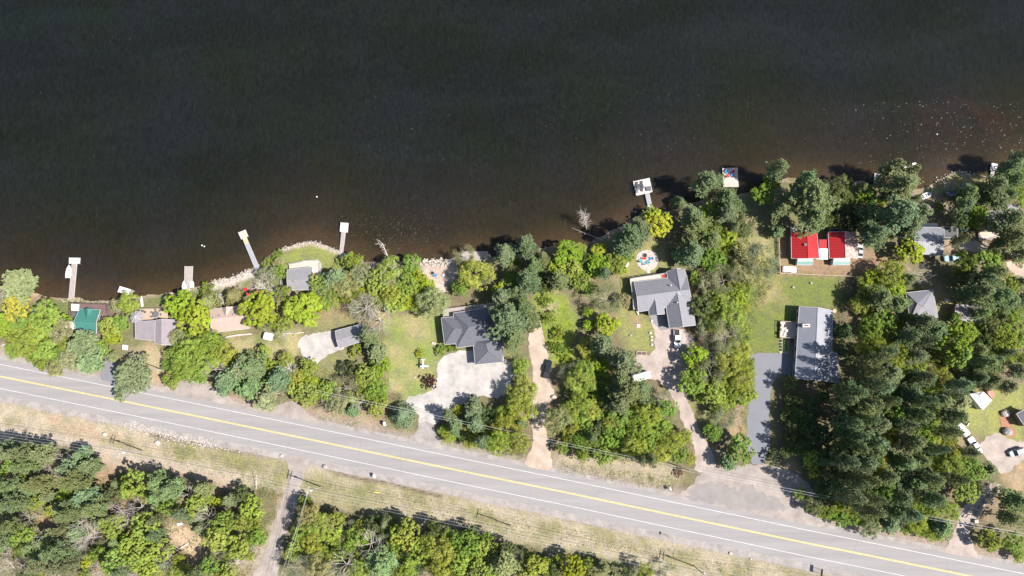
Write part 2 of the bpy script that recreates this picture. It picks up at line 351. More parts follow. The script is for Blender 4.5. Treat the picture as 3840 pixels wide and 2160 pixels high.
# verge above the road
patch([(-300,1290),(0,1290),(130,1350),(400,1400),(400,1440),(150,1395),(0,1360),(-300,1290)], DRY, 1.5, .9)
patch([(310,1370),(390,1400),(380,1425),(300,1408)], ORG, 1, .9)
patch([(570,1300),(640,1290),(660,1480),(560,1470),(500,1330)], (.35,.29,.18), 2, .9, 1)
patch([(560,1405),(640,1400),(690,1460),(600,1465)], ORG, 1.5, .9)
patch([(800,1480),(960,1490),(1010,1540),(900,1530),(800,1500)], ORG, 1.5, .8)
patch([(1100,1520),(1380,1530),(1450,1610),(1200,1585),(1100,1560)], BR, 2, .8); patch([(1190,1540),(1330,1550),(1420,1600),(1240,1580)], DRY, 2, .7, 1, .9)
patch([(1460,1600),(1540,1560),(1560,1600),(1540,1640)], GR2, 1.5, .9)
patch([(1640,1660),(1800,1660),(1960,1720),(1960,1760),(1760,1710),(1650,1690)], GR2, 1.5, .9); patch([(1730,1640),(1830,1650),(1830,1690),(1740,1680)], (.10,.2,.05), 1.5, .8)
patch([(2070,1700),(2300,1710),(2560,1760),(2540,1830),(2400,1850),(2070,1775)], DRY, 1.5, .95); patch([(2080,1740),(2560,1800),(2530,1850),(2100,1790)], GR2, 2, .7, 2, .9)
patch([(3040,1880),(3600,1960),(3560,2060),(3200,2000),(3060,1960)], BR, 2, .9); patch([(3640,2050),(3840,2080),(3840,2180),(3650,2080)], BR, 2, .9)
patch([(1000,2060),(1080,1960),(1120,1880),(1060,1860),(1010,1990),(930,2090),(930,2160),(1040,2160)], (.33,.28,.22), 1.5, .85, 1.5)
# lawns
patch([(60,1125),(130,1130),(200,1122),(300,1118),(430,1134),(430,1160),(300,1160),(290,1200),(280,1300),(180,1310),(100,1230)], GR, 1.2, 1)
patch([(120,1095),(170,1118),(170,1135),(110,1130)], BR, 1, .9)
patch([(200,1260),(250,1265),(245,1330),(200,1320)], (.35,.26,.15), 1.5, .9)
patch([(520,1115),(640,1100),(680,1108),(680,1150),(540,1150)], GR, 1.2, 1); patch([(680,1105),(750,1082),(760,1110),(690,1120)], GR, 1, 1)
patch([(780,1068),(870,1050),(960,1012),(960,1040),(900,1070),(800,1085)], (.46,.42,.37), .8, 1, .5)
patch([(830,1075),(900,1060),(920,1090),(860,1110)], TAN, 1.5, .9)
patch([(900,1055),(990,1030),(1060,1060),(1060,1110),(930,1110)], GR, 1.5, 1); patch([(935,1055),(975,1050),(985,1090),(945,1095)], TAN, 1.2, .9)
patch([(1000,990),(1060,945),(1110,925),(1172,912),(1240,935),(1300,965),(1340,985),(1320,1040),(1230,1030),(1180,1000),(1080,1010)], (.19,.21,.065), 1, 1)
patch([(1050,938),(1110,917),(1172,905),(1200,913),(1300,958),(1300,968),(1230,938),(1172,916),(1112,928)], (.42,.35,.27), .6, .95, .3)
patch([(1150,1150),(1320,1150),(1330,1210),(1240,1240),(1140,1250)], GR2, 1.2, 1); patch([(1200,1150),(1300,1140),(1300,1190),(1220,1200)], BR, 2, .6)
patch([(800,1240),(960,1225),(960,1250),(820,1270)], GR2, 1, .9); patch([(870,1270),(1120,1240),(1150,1270),(1110,1340),(980,1340),(870,1320)], (.30,.27,.14), 1.5, 1); patch([(955,1245),(1060,1250),(1060,1290),(960,1290)], GR, 1.5, .9)
patch([(1190,1360),(1240,1320),(1310,1315),(1330,1400),(1260,1450),(1190,1440)], GR2, 1.5, 1)
patch([(1430,1180),(1640,1170),(1680,1300),(1650,1340),(1640,1430),(1620,1480),(1530,1495),(1480,1470),(1440,1380),(1450,1280)], (.23,.23,.09), 1.2, 1)
for cx, cy, r in ((1490,1260,30),(1500,1390,36),(1590,1320,34),(1560,1460,30),(1640,1230,25)): patch([(cx-r,cy-r),(cx+r,cy-r*.8),(cx+r,cy+r),(cx-r*.8,cy+r)], (.14,.21,.05), 2.5, .75, 1.5)
for cx, cy, r in ((1560,1225,34),(1470,1330,26),(1540,1400,24),(1475,1440,24)): patch([(cx-r,cy-r),(cx+r,cy-r*.8),(cx+r,cy+r),(cx-r*.8,cy+r)], (.33,.27,.15), 2.5, .7, 1.5)
patch([(1580,985),(1700,985),(1710,1050),(1660,1095),(1600,1060),(1575,1010)], (.40,.32,.27), 1, 1)
patch([(2000,1090),(2110,1100),(2160,1200),(2150,1380),(2070,1385),(2030,1250)], LIM, 1.5, 1); patch([(2030,1130),(2080,1140),(2090,1180),(2040,1180)], TAN, 1.5, .7); patch([(2120,1040),(2230,1050),(2230,1080),(2130,1080)], BR, 1.2, .9)
patch([(2000,1370),(2080,1380),(2080,1600),(1960,1600)], BR, 2, .8)
patch([(2440,880),(2480,900),(2500,1010),(2350,1050),(2320,1020),(2340,940),(2400,930)], (.22,.21,.09), 1.2, 1)
patch([(2320,1050),(2370,1040),(2390,1160),(2440,1190),(2460,1240),(2440,1330),(2360,1320),(2320,1230)], (.21,.215,.08), 1.2, 1); patch([(2375,1180),(2405,1180),(2405,1230),(2375,1230)], BR, 1, .8)
patch([(2770,880),(2900,865),(2920,1030),(3150,1035),(3170,1160),(2990,1160),(2990,1210),(2925,1215),(2925,1325),(2810,1325),(2760,1150),(2700,1000)], (.14,.165,.05), 1.2, 1)
patch([(2850,1040),(2930,1060),(2930,1130),(2860,1140)], (.30,.235,.13), 3, .7, 2); patch([(2780,890),(2890,880),(2890,960),(2790,960)], (.33,.27,.16), 2.5, .7, 2)
patch([(2540,1460),(2620,1470),(2680,1560),(2660,1640),(2600,1590)], GR2, 1.2, 1); patch([(2740,1500),(2800,1500),(2800,1680),(2740,1640)], (.29,.22,.14), 1.2, .9); patch([(2790,1500),(2806,1500),(2800,1680),(2790,1680)], GR, .6, .9)
patch([(2925,860),(3230,900),(3330,990),(3290,1020),(3210,1036),(2925,1024)], (.25,.17,.11), 1.2, 1); patch([(2925,965),(2960,965),(2990,1024),(2925,1024)], (.24,.2,.1), 2, .8)
patch([(3515,1100),(3590,1120),(3580,1165),(3530,1160)], (.27,.24,.1), 1.5, .9)
patch([(3600,1470),(3840,1440),(3840,1670),(3700,1640),(3600,1600)], (.23,.235,.085), 1.5, 1); patch([(3770,1780),(3840,1720),(3840,1860),(3780,1850)], (.32,.24,.15), 1.5, 1)
patch([(3540,1745),(3580,1760),(3570,1850),(3530,1840)], BR, 1.5, .9); patch([(3520,650),(3700,670),(3700,720),(3500,720)], (.24,.22,.10), 1.5, .9)
patch([(3460,860),(3780,900),(3780,940),(3560,940)], (.30,.22,.16), 2, .9)
# lake bed: sand by the shore, weed and mud further out
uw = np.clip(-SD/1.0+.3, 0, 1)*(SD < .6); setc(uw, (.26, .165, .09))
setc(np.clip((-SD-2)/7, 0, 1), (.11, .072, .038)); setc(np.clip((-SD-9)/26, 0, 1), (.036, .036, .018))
WB = P2(3640,440); wbm = np.exp(-(((X-WB[0])/15)**2+((Y-WB[1])/9)**2))*np.clip(.7+.8*nz(X, Y, .35), 0, 1.2)*(SD < -3); Z = np.where(wbm > .02, Z*(1-np.clip(wbm,0,1))-1.1*np.clip(wbm,0,1), Z); setc(np.clip(wbm, 0, 1), (.12, .035, .03))
stn = np.clip(1-np.abs(SD-.3)/1.0, 0, 1)*np.clip(.5+1.2*nz(X, Y, 1.3), 0, 1); setc(stn*.7, (.36,.29,.22))
for D_ in (DITCH, DITCH2):
    dd = seg_dist(X, Y, D_); setc(np.exp(-(dd/.6)**2)*.85, (.10,.075,.05))
# soft gravel fringe along the road
fr = np.clip((8.6-ROAD_D)/1.5, 0, 1)*(SD > 0); setc(fr*.7, (.28,.235,.21))
nyy, nxx = X.shape
vs = np.stack([X, Y, Z], -1).reshape(-1, 3)
ii = (np.arange(nyy-1)[:, None]*nxx+np.arange(nxx-1)[None, :]).ravel()
fs = np.stack([ii, ii+1, ii+nxx+1, ii+nxx], 1)
def npmesh(name, vs, fs, mats, smooth=False):
    me = bpy.data.meshes.new(name); k = fs.shape[1]
    me.vertices.add(len(vs)); me.vertices.foreach_set('co', np.asarray(vs, np.float32).ravel())
    me.loops.add(fs.size); me.loops.foreach_set('vertex_index', fs.astype(np.int32).ravel())
    me.polygons.add(len(fs)); me.polygons.foreach_set('loop_start', np.arange(0, fs.size, k, dtype=np.int32)); me.polygons.foreach_set('loop_total', np.full(len(fs), k, np.int32))
    if smooth: me.polygons.foreach_set('use_smooth', np.ones(len(fs), bool))
    for m_ in mats: me.materials.append(m_)
    me.update(calc_edges=True); return me
gm, t, p = NM('ground cover'); N = t.nodes; L = t.links
at = N.new('ShaderNodeAttribute'); at.attribute_name = 'cover'; tc = N.new('ShaderNodeTexCoord')
def noise(s, d=5, r=.6):
    q = N.new('ShaderNodeTexNoise'); q.inputs['Scale'].default_value = s; q.inputs['Detail'].default_value = d; q.inputs['Roughness'].default_value = r; L.new(tc.outputs['Object'], q.inputs['Vector']); return q
def mrange(src, a, b, c, d):
    q = N.new('ShaderNodeMapRange'); q.inputs[1].default_value = a; q.inputs[2].default_value = b; q.inputs[3].default_value = c; q.inputs[4].default_value = d; L.new(src, q.inputs[0]); return q.outputs[0]
n1 = noise(.35, 6, .7); n2 = noise(1.7, 6, .75); n3 = noise(.9, 3)
hs = N.new('ShaderNodeHueSaturation'); L.new(at.outputs['Color'], hs.inputs['Color'])
ml = N.new('ShaderNodeMath'); ml.operation = 'MULTIPLY'; L.new(mrange(n1.outputs['Fac'], .3, .7, .8, 1.2), ml.inputs[0]); L.new(mrange(n2.outputs['Fac'], .28, .72, .62, 1.38), ml.inputs[1]); L.new(ml.outputs[0], hs.inputs['Value'])
L.new(mrange(n3.outputs['Fac'], .3, .7, .48, .52), hs.inputs['Hue']); L.new(mrange(n1.outputs['Fac'], .3, .7, .8, 1.15), hs.inputs['Saturation'])
L.new(hs.outputs[0], p.inputs['Base Color']); p.inputs['Roughness'].default_value = .95; p.inputs['Specular IOR Level'].default_value = .1
bp = N.new('ShaderNodeBump'); bp.inputs['Strength'].default_value = .6; bp.inputs['Distance'].default_value = .12; L.new(n2.outputs['Fac'], bp.inputs['Height']); L.new(bp.outputs[0], p.inputs['Normal'])
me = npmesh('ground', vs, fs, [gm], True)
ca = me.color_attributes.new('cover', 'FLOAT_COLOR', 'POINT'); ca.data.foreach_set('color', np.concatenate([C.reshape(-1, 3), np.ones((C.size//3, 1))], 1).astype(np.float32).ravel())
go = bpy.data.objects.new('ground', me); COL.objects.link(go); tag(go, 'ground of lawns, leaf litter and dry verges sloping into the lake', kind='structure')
# lake: a closed body of brown water
wm, t, p = NM('lake water'); N = t.nodes; L = t.links; N.remove(p)
out = N['Material Output']; tr = N.new('ShaderNodeBsdfTransparent'); tr.inputs[0].default_value = (.90, .86, .74, 1)
df = N.new('ShaderNodeBsdfDiffuse'); df.inputs[0].default_value = (.016, .019, .016, 1)
gl = N.new('ShaderNodeBsdfGlossy'); gl.inputs['Roughness'].default_value = .16; ROUGH_ = True; fr_ = N.new('ShaderNodeFresnel'); fr_.inputs[0].default_value = 1.33
tc = N.new('ShaderNodeTexCoord'); mp = N.new('ShaderNodeMapping'); mp.inputs['Rotation'].default_value = (0, 0, .45); mp.inputs['Scale'].default_value = (1.6, .55, 1); L.new(tc.outputs['Object'], mp.inputs[0])
w1 = N.new('ShaderNodeTexNoise'); w1.inputs['Scale'].default_value = 1.1; w1.inputs['Detail'].default_value = 4; L.new(mp.outputs[0], w1.inputs['Vector'])
w2 = N.new('ShaderNodeTexNoise'); w2.inputs['Scale'].default_value = .035; w2.inputs['Detail'].default_value = 3; L.new(tc.outputs['Object'], w2.inputs['Vector'])
bp = N.new('ShaderNodeBump'); bp.inputs['Strength'].default_value = .5; bp.inputs['Distance'].default_value = .12; L.new(w1.outputs['Fac'], bp.inputs['Height'])
for q in (gl, fr_): L.new(bp.outputs[0], q.inputs['Normal'])
sx = N.new('ShaderNodeSeparateXYZ'); L.new(tc.outputs['Object'], sx.inputs[0])
rp = N.new('ShaderNodeValToRGB'); rp.color_ramp.elements[0].color = (.0125, .0185, .0125, 1); rp.color_ramp.elements[1].color = (.0145, .0190, .0212, 1); rp.color_ramp.elements[0].position = .35; rp.color_ramp.elements[1].position = .65
L.new(w2.outputs['Fac'], rp.inputs[0])
w3 = N.new('ShaderNodeTexNoise'); w3.inputs['Scale'].default_value = .9; w3.inputs['Detail'].default_value = 6; w3.inputs['Roughness'].default_value = .8; L.new(mp.outputs[0], w3.inputs['Vector'])
wr = N.new('ShaderNodeMapRange'); wr.inputs[1].default_value = .3; wr.inputs[2].default_value = .7; wr.inputs[3].default_value = .5; wr.inputs[4].default_value = 1.6; L.new(w3.outputs['Fac'], wr.inputs[0])
w4 = N.new('ShaderNodeTexNoise'); w4.inputs['Scale'].default_value = .03; w4.inputs['Detail'].default_value = 5; w4.inputs['Roughness'].default_value = .6; w4.inputs['Distortion'].default_value = .6
mp4 = N.new('ShaderNodeMapping'); mp4.inputs['Rotation'].default_value = (0, 0, -.25); mp4.inputs['Scale'].default_value = (.5, 2.2, 1); L.new(tc.outputs['Object'], mp4.inputs[0]); L.new(mp4.outputs[0], w4.inputs['Vector'])
wr4 = N.new('ShaderNodeMapRange'); wr4.inputs[1].default_value = .35; wr4.inputs[2].default_value = .65; wr4.inputs[3].default_value = .9; wr4.inputs[4].default_value = 1.13; L.new(w4.outputs['Fac'], wr4.inputs[0])
wm4 = N.new('ShaderNodeMath'); wm4.operation = 'MULTIPLY'; L.new(wr.outputs[0], wm4.inputs[0]); L.new(wr4.outputs[0], wm4.inputs[1])
wr5 = N.new('ShaderNodeMapRange'); wr5.inputs[1].default_value = .45; wr5.inputs[2].default_value = .7; wr5.inputs[3].default_value = .13; wr5.inputs[4].default_value = .27; L.new(w4.outputs['Fac'], wr5.inputs[0]); L.new(wr5.outputs[0], gl.inputs['Roughness'])
wh = N.new('ShaderNodeHueSaturation'); L.new(wm4.outputs[0], wh.inputs['Value']); L.new(rp.outputs[0], wh.inputs['Color']); L.new(wh.outputs[0], df.inputs[0])  # ripple glimmer and wind-streak sheen painted into the diffuse water colour
m1 = N.new('ShaderNodeMixShader'); m1.inputs[0].default_value = .55; L.new(tr.outputs[0], m1.inputs[1]); L.new(df.outputs[0], m1.inputs[2])
m2 = N.new('ShaderNodeMixShader'); L.new(fr_.outputs[0], m2.inputs[0]); L.new(m1.outputs[0], m2.inputs[1]); L.new(gl.outputs[0], m2.inputs[2]); L.new(m2.outputs[0], out.inputs['Surface'])
va = N.new('ShaderNodeVolumeAbsorption'); va.inputs[0].default_value = (.80, .66, .40, 1); va.inputs[1].default_value = .4; L.new(va.outputs[0], out.inputs['Volume'])
b = MB(); b.box(-2900, 2900, -40, 2900, -12, -.42); lake = b.build('lake', wm); tag(lake, 'dark brown lake water with fine ripples', kind='structure')
# ---------------------------------------------------------------- road and hard surfaces
strip('road_shoulder', RL, -7.4, 6.3, M['shoulder'], .012, 'gravel shoulder beside the two lane road', .22)
strip('road', RL, -5.5, 5.0, M['asphalt'], .028, 'pale grey two lane asphalt road', .05)
strip('edge_line', RL, 3.52, 3.645, M['paint'], .034, 'white edge line on the lake side of the road'); strip('edge_line', RL, -3.645, -3.52, M['paint'], .034, 'white edge line on the wood side of the road')
strip('centre_line', RL, .06, .2, M['yellow'], .034, 'upper line of the double yellow centre line'); strip('centre_line', RL, -.2, -.06, M['yellow'], .034, 'lower line of the double yellow centre line')
rc = random.Random(4); cb = MB()
for s_ in range(0, 17):
    i = 12+int(s_*(len(RL)-24)/17); a_ = Vector(RL[i]).lerp(Vector(RL[i+1]), rc.random()); dd_ = (Vector(RL[i+1])-Vector(RL[i])).normalized(); nn_ = Vector((-dd_.y, dd_.x)); y = rc.choice([-5.3, -5.3, .3]); y1 = rc.choice([-.3, 4.8, 4.8]); sh = rc.uniform(-.5, .9); p0 = None
    while y < y1:
        p1 = a_+nn_*y+dd_*(y*sh+rc.uniform(-.15, .15))
        if p0 is not None: m_ = (p0+p1)/2; v_ = p1-p0; w_ = Vector((-v_.y, v_.x)).normalized()*.035; cb.add([(p0.x-w_.x,p0.y-w_.y,.0625),(p1.x-w_.x,p1.y-w_.y,.0625),(p1.x+w_.x,p1.y+w_.y,.0625),(p0.x+w_.x,p0.y+w_.y,.0625)], [(0,1,2,3)])
        p0 = p1; y += .8
tag(cb.build('road_crack', M['drive']), 'thin dark sealed cracks across the asphalt', kind='structure')
sheet('driveway', [(398,1330),(428,1325),(436,1380),(500,1440),(520,1478),(380,1442),(376,1395)], M['drive'], .018, label='small asphalt drive mouth left of the roadside pine')
sheet('pull_off', [(560,1470),(640,1440),(690,1415),(760,1418),(810,1462),(870,1500),(930,1525),(1010,1530),(1080,1500),(1130,1520),(1160,1560),(1240,1590),(1000,1560),(800,1520),(560,1480)], M['pull'], .02, label='grey gravel pull-off above the road')
sheet('track', [(1062,1690),(1170,1712),(1150,1750),(1135,1800),(1118,1862),(1098,1930),(1072,2000),(1050,2060),(1050,2120),(1030,2200),(940,2200),(965,2110),(1005,2050),(1025,1970),(1052,1895),(1072,1830),(1088,1760)], M['pull'], .02, label='gravel track running down from the road into the wood')
sheet('gravel_yard', [(1170,1250),(1245,1240),(1300,1230),(1300,1310),(1255,1318),(1215,1340),(1190,1368),(1150,1350),(1120,1310),(1120,1270)], M['wgravel'], .018, label='white gravel yard left of the small garage')
sheet('gravel_yard', [(1640,1345),(1735,1308),(1860,1330),(1920,1350),(1920,1430),(1880,1500),(1780,1480),(1720,1525),(1668,1555),(1625,1600),(1573,1598),(1570,1545),(1520,1520),(1528,1487),(1610,1475),(1640,1430)], M['wgravel'], .018, label='white gravel yard below the slate-roofed house')
sheet('driveway', [(1572,1580),(1625,1585),(1630,1620),(1660,1680),(1520,1650),(1560,1625)], M['shoulder'], .022, label='worn asphalt drive mouth between two hedgerow clumps')
sheet('sandy_drive', [(2000,1195),(2026,1200),(2048,1290),(2062,1370),(2062,1420),(2080,1480),(2052,1540),(2045,1600),(2062,1680),(2075,1775),(1960,1752),(1985,1700),(2002,1650),(1990,1560),(2000,1470),(2000,1390),(1985,1320),(1980,1255),(2000,1240)], M['sand'], .019, label='sandy drive running up beside the black pickup')
sheet('gravel_drive', [(2435,1180),(2505,1175),(2520,1235),(2570,1230),(2620,1290),(2590,1370),(2560,1450),(2600,1560),(2660,1680),(2700,1770),(2600,1775),(2610,1690),(2570,1610),(2530,1500),(2500,1450),(2440,1420),(2370,1400),(2370,1335),(2455,1330),(2455,1240)], M['pgravel'], .019, label='pinkish gravel drive below the grey gabled house')
sheet('patio', [(2436,1180),(2498,1178),(2520,1232),(2478,1240),(2455,1215),(2440,1205)], M['rgrey'], .024, 0, .05, label='smooth grey paving by the garage wing')
sheet('asphalt_drive', [(2790,1322),(2990,1326),(2988,1402),(2905,1408),(2884,1500),(2886,1740),(2800,1740),(2801,1520),(2830,1480),(2830,1400)], M['drive'], .02, 1, .08, label='smooth blue grey asphalt drive by the long house')
sheet('pull_off', [(2512,1862),(2590,1832),(2625,1770),(2700,1745),(2800,1742),(2900,1742),(3010,1790),(3080,1880),(3140,1960),(3060,1985),(2900,1950),(2700,1912),(2600,1895),(2500,1880)], M['pull'], .023, label='wide gravel pull-off below the asphalt drive')
sheet('asphalt_patch', [(2560,1868),(2600,1822),(2690,1806),(2745,1828),(2765,1842),(2800,1812),(2850,1845),(2900,1862),(2960,1915),(2860,1918),(2700,1888),(2620,1880)], mat('old patched asphalt', (.245,.225,.218), .95, .12, .3, bump=.1, speck=.04), .026, 1, .9, label='worn darker asphalt patch in the wide gravel pull-off')
sheet('gravel_drive', [(3673,1662),(3700,1640),(3739,1619),(3790,1652),(3900,1660),(3900,1720),(3840,1715),(3761,1790),(3720,1740),(3690,1720)], M['pgravel'], .019, label='gravel turning place with two cars at the right')
sheet('gravel_drive', [(3500,2100),(3560,2040),(3590,1960),(3600,1915),(3660,1850),(3730,1800),(3760,1830),(3700,1880),(3650,1950),(3630,2010),(3680,2110)], M['pgravel'], .021, label='gravel drive mouth lined with boulders')
sheet('gravel_drive', [(3770,975),(3830,985),(3900,1010),(3900,1060),(3840,1045),(3790,1020)], M['sand'], .019, label='gravel drive by the white shed')
sheet('paving', [(3590,915),(3640,900),(3700,920),(3710,940),(3660,945),(3600,945)], M['woodpale'], .02, label='pale paving below the tan porch')
# ---------------------------------------------------------------- buildings
def wall_windows(root, pts, z0=1.0, z1=2.0, every=3.4, doors=(0,)):
    k = len(pts); made = 0
    for i in range(k):
        a = Vector(pts[i]); b = Vector(pts[(i+1) % k]); e = b-a; Ln = e.length
        if Ln < 2.6: continue
        e.normalize(); nrm = Vector((e.y, -e.x)); nw = max(1, int(Ln/every))
        for j in range(nw):
            c = a+e*(Ln*(j+.5)/nw)
            isd = (i in doors and j == 0)
            w = .95 if isd else 1.3; lo, hi = (.05, 2.05) if isd else (z0, z1)
            f = MB(); f.obox((c.x+nrm.x*.02, c.y+nrm.y*.02), e.x, e.y, w+.16, .08, lo-.05, hi+.08)
            fo = f.build('door' if isd else 'window', M['trim'], root)
            g = MB(); g.obox((c.x+nrm.x*.045, c.y+nrm.y*.045), e.x, e.y, w, .06, lo+.04, hi)
            g.build('pane', M['glass'] if not isd else M['wgreen'], fo)
            made += 1
def building(name, label, cat, V, faces, outline, roofm, wallm, gables=(), over=.35, slab=.16, win=True, group=None, base=0.0, fmats=None, doors=(0,), parts=None):
    P = [G(*v) for v in V]; cx = sum(P[i].x for i in outline)/len(outline); cy = sum(P[i].y for i in outline)/len(outline)
    root = empty(name, (cx, cy, base), 0, label, cat, group)
    b = MB(); mats = roofm if isinstance(roofm, list) else [roofm]
    top = [tuple(p) for p in P]; bot = [(p.x, p.y, p.z-slab) for p in P]; k = len(P)
    b.add(top+bot, []); edges = {}
    for fi, f in enumerate(faces):
        pa, pb, pc = P[f[0]], P[f[1]], P[f[2]]
        if (pb-pa).cross(pc-pa).z < 0: f = tuple(reversed(f))
        mi = fmats[fi] if fmats else 0
        b.f.append(tuple(f)); b.m.append(mi); b.f.append(tuple(k+i for i in reversed(f))); b.m.append(mi)
        for i in range(len(f)):
            e = (f[i], f[(i+1) % len(f)])
            edges[e] = mi
    for (i, j), mi in edges.items():
        if (j, i) not in edges: b.f.append((i, k+i, k+j, j)); b.m.append(mi)
    ro = b.build('roof', mats, root, uv=True)
    eave = min(P[i].z for i in outline)-slab
    pts = inset([(P[i].x, P[i].y) for i in outline], over)
    w = MB(); w.prism(pts, base, eave-.01)
    for (i, j, a) in gables:
        c = Vector((cx, cy, 0)); q = []
        e = (P[j]-P[i]); nn = Vector((-e.y, e.x, 0)).normalized(); mid = (P[i]+P[j])/2
        if (c-mid).dot(nn) < 0: nn = -nn
        q = [P[i]+nn*over*.7, P[j]+nn*over*.7, P[a]+nn*over*.7]
        for v in q: v.z -= slab
        q2 = [v+nn*.1 for v in q]
        w.add([tuple(v) for v in q+q2], [(0,1,2),(5,4,3),(0,3,4,1),(1,4,5,2),(2,5,3,0)])
    w.build('wall', wallm, root)
    rcap = MB(); seen = set()
    for (i, j), mi in edges.items():
        if (j, i) in edges and (j, i) not in seen and max(P[i].z, P[j].z) > min(P[q].z for q in outline)+.6:
            seen.add((i, j)); rcap.tube(P[i], P[j], .09, .09, 5)
    if rcap.v: rcap.build('ridge_cap', mats[0], root, uv=True)
    # eave trim
    t = MB()
    for (i, j), mi in edges.items():
        if (j, i) not in edges:
            a, c = P[i], P[j]; e = (c-a).normalized(); nrm = Vector((e.y, -e.x, 0))
            if nrm.length < .1: continue
            nrm.normalize(); a2 = a+nrm*.012; c2 = c+nrm*.012; o_ = nrm*.09
            t.add([tuple(a2-Vector((0,0,slab+.02))), tuple(c2-Vector((0,0,slab+.02))), tuple(c2+Vector((0,0,.03))), tuple(a2+Vector((0,0,.03))), tuple(a2+o_-Vector((0,0,slab+.02))), tuple(c2+o_-Vector((0,0,slab+.02))), tuple(c2+o_+Vector((0,0,.03))), tuple(a2+o_+Vector((0,0,.03)))],
                  [(0,1,2,3),(7,6,5,4),(0,4,5,1),(1,5,6,2),(2,6,7,3),(3,7,4,0)])
    t.build('gutter', M['trim'], root)
    if win: wall_windows(root, pts, 1.0+base, 2.0+base, doors=doors)
    return root
def quadpts(px, z=0): return [P2(x, y, z) for x, y in px]
def vent(root, px, py, z, h=.6, r=.16, m=None, name='vent_pipe'):
    g = G(px, py, z+h); b = MB(); b.tube((g.x, g.y, z-.3), (g.x, g.y, z+h), r, r, 8); b.tube((g.x, g.y, z+h), (g.x, g.y, z+h+.12), r*1.5, r*.8, 8); b.build(name, m or M['trim'], root)
def chimney(root, px, py, z, w=1.0, d=.7, h=1.0, m=None):
    g = G(px, py, z+h); b = MB(); b.box(g.x-w/2, g.x+w/2, g.y-d/2, g.y+d/2, z-1.2, z+h); b.box(g.x-w/2-.08, g.x+w/2+.08, g.y-d/2-.08, g.y+d/2+.08, z+h-.12, z+h+.003)
    c = b.build('chimney', m or M['stone'], root); f = MB(); f.box(g.x-w/3, g.x+w/3, g.y-d/5, g.y+d/5, z+h+.004, z+h+.02); f.build('flue', M['black'], c)
def deck(name, label, px, z, m, h0=0.0, rail=None, railm=None, cat='deck', parent=None, group=None):
    pts = quadpts(px, z); cx = sum(p[0] for p in pts)/len(pts); cy = sum(p[1] for p in pts)/len(pts)
    root = parent or empty(name, (cx, cy, 0), 0, label, cat, group)
    b = MB(); b.prism(pts, z-.12, z); b.build('deck_floor' if True else name, m, root, uv=True)
    for i in range(len(pts)):
        a = Vector(pts[i]); c = Vector(pts[(i+1) % len(pts)]); Ln = (c-a).length; q = Vector((cx, cy))
        for j in range(max(1, int(Ln/3.5))):
            p = a+(c-a)*(j/max(1, int(Ln/3.5))); p = p+(q-p)*.03; s = MB()
            s.box(p.x-.07, p.x+.07, p.y-.07, p.y+.07, h0-.1, z-.121); s.build('support_post', M['wooddark'], root)
    if rail:
        r = MB(); railm = railm or M['trim']
        for i in rail:
            a = Vector(pts[i]); c = Vector(pts[(i+1) % len(pts)]); q = Vector((cx, cy)); e = (c-a).normalized(); L_ = (c-a).length
            nn = Vector((-e.y, e.x)); nn = nn if nn.dot(q-a) > 0 else -nn
            a2 = a+nn*.06; c2 = c+nn*.06; mid = (a2+c2)/2
            r.obox(mid, e.x, e.y, L_, .09, z+.92, z+1.0); r.obox(mid, e.x, e.y, L_, .04, z+.1, z+.15)
            nb = max(1, int(L_/1.6))
            for j in range(nb+1):
                p = a2+(c2-a2)*(j/nb); r.box(p.x-.045, p.x+.045, p.y-.045, p.y+.045, z, z+.919)
            for j in range(int(L_/.28)):
                p = a2+e*(j*.28+.1); r.obox(p, e.x, e.y, .03, .03, z+.151, z+.919)
        r.build('railing', railm, root)
    return root
def gable4(px, ze, rp, zr):   # px: 4 eave corners in order (i0,i1) gable A, (i2,i3) gable B ; ridge A over 0-1, ridge B over 2-3
    V = [(x, y, ze) for x, y in px]+[(x, y, zr) for x, y in rp]
    return V, [(1, 2, 5, 4), (3, 0, 4, 5)], [(0, 1, 4), (2, 3, 5)]
def hip4(px, ze, rp, zr):
    V = [(x, y, ze) for x, y in px]+[(x, y, zr) for x, y in rp]
    return V, [(1, 2, 5, 4), (3, 0, 4, 5), (0, 1, 4), (2, 3, 5)], []
# 1 green roof cottage
V, Fc, Gb = gable4([(289,1249),(299,1158),(376,1161),(360,1251)], 3.0, [(278,1204),(361,1208)], 4.6)
V = [(288,1249,2.9),(299,1158,2.9),(376,1162,2.9),(361,1251,2.9),(277,1204,4.5),(361,1208,4.5)]
h = building('cottage', 'lakeside cottage under a bright green metal roof with a brown deck', 'cottage', V, Fc, [0,1,2,3], M['rgreen'], M['wbrown'], Gb)
V2 = [(313,1158,3.0),(345,1158,3.0),(341,1200,3.0),(311,1198,3.0),(328,1156,4.1),(326,1196,4.3)]
b = MB(); q = [G(*v) for v in V2]; b.add([tuple(v) for v in q], [(0,3,5,4),(4,5,2,1),(0,4,1)]); b.build('dormer', M['rgreen'], h, uv=True)
chimney(h, 298, 1236, 3.6, .6, .5, .7, M['rmauve'])
deck('deck', 'brown stained deck wrapping the lake side of the green-roofed cottage', [(266,1136),(407,1142),(407,1177),(456,1180),(455,1194),(370,1196),(300,1175),(297,1192),(266,1190)], .9, M['woodred'], rail=(0,1,8), railm=M['woodred'])
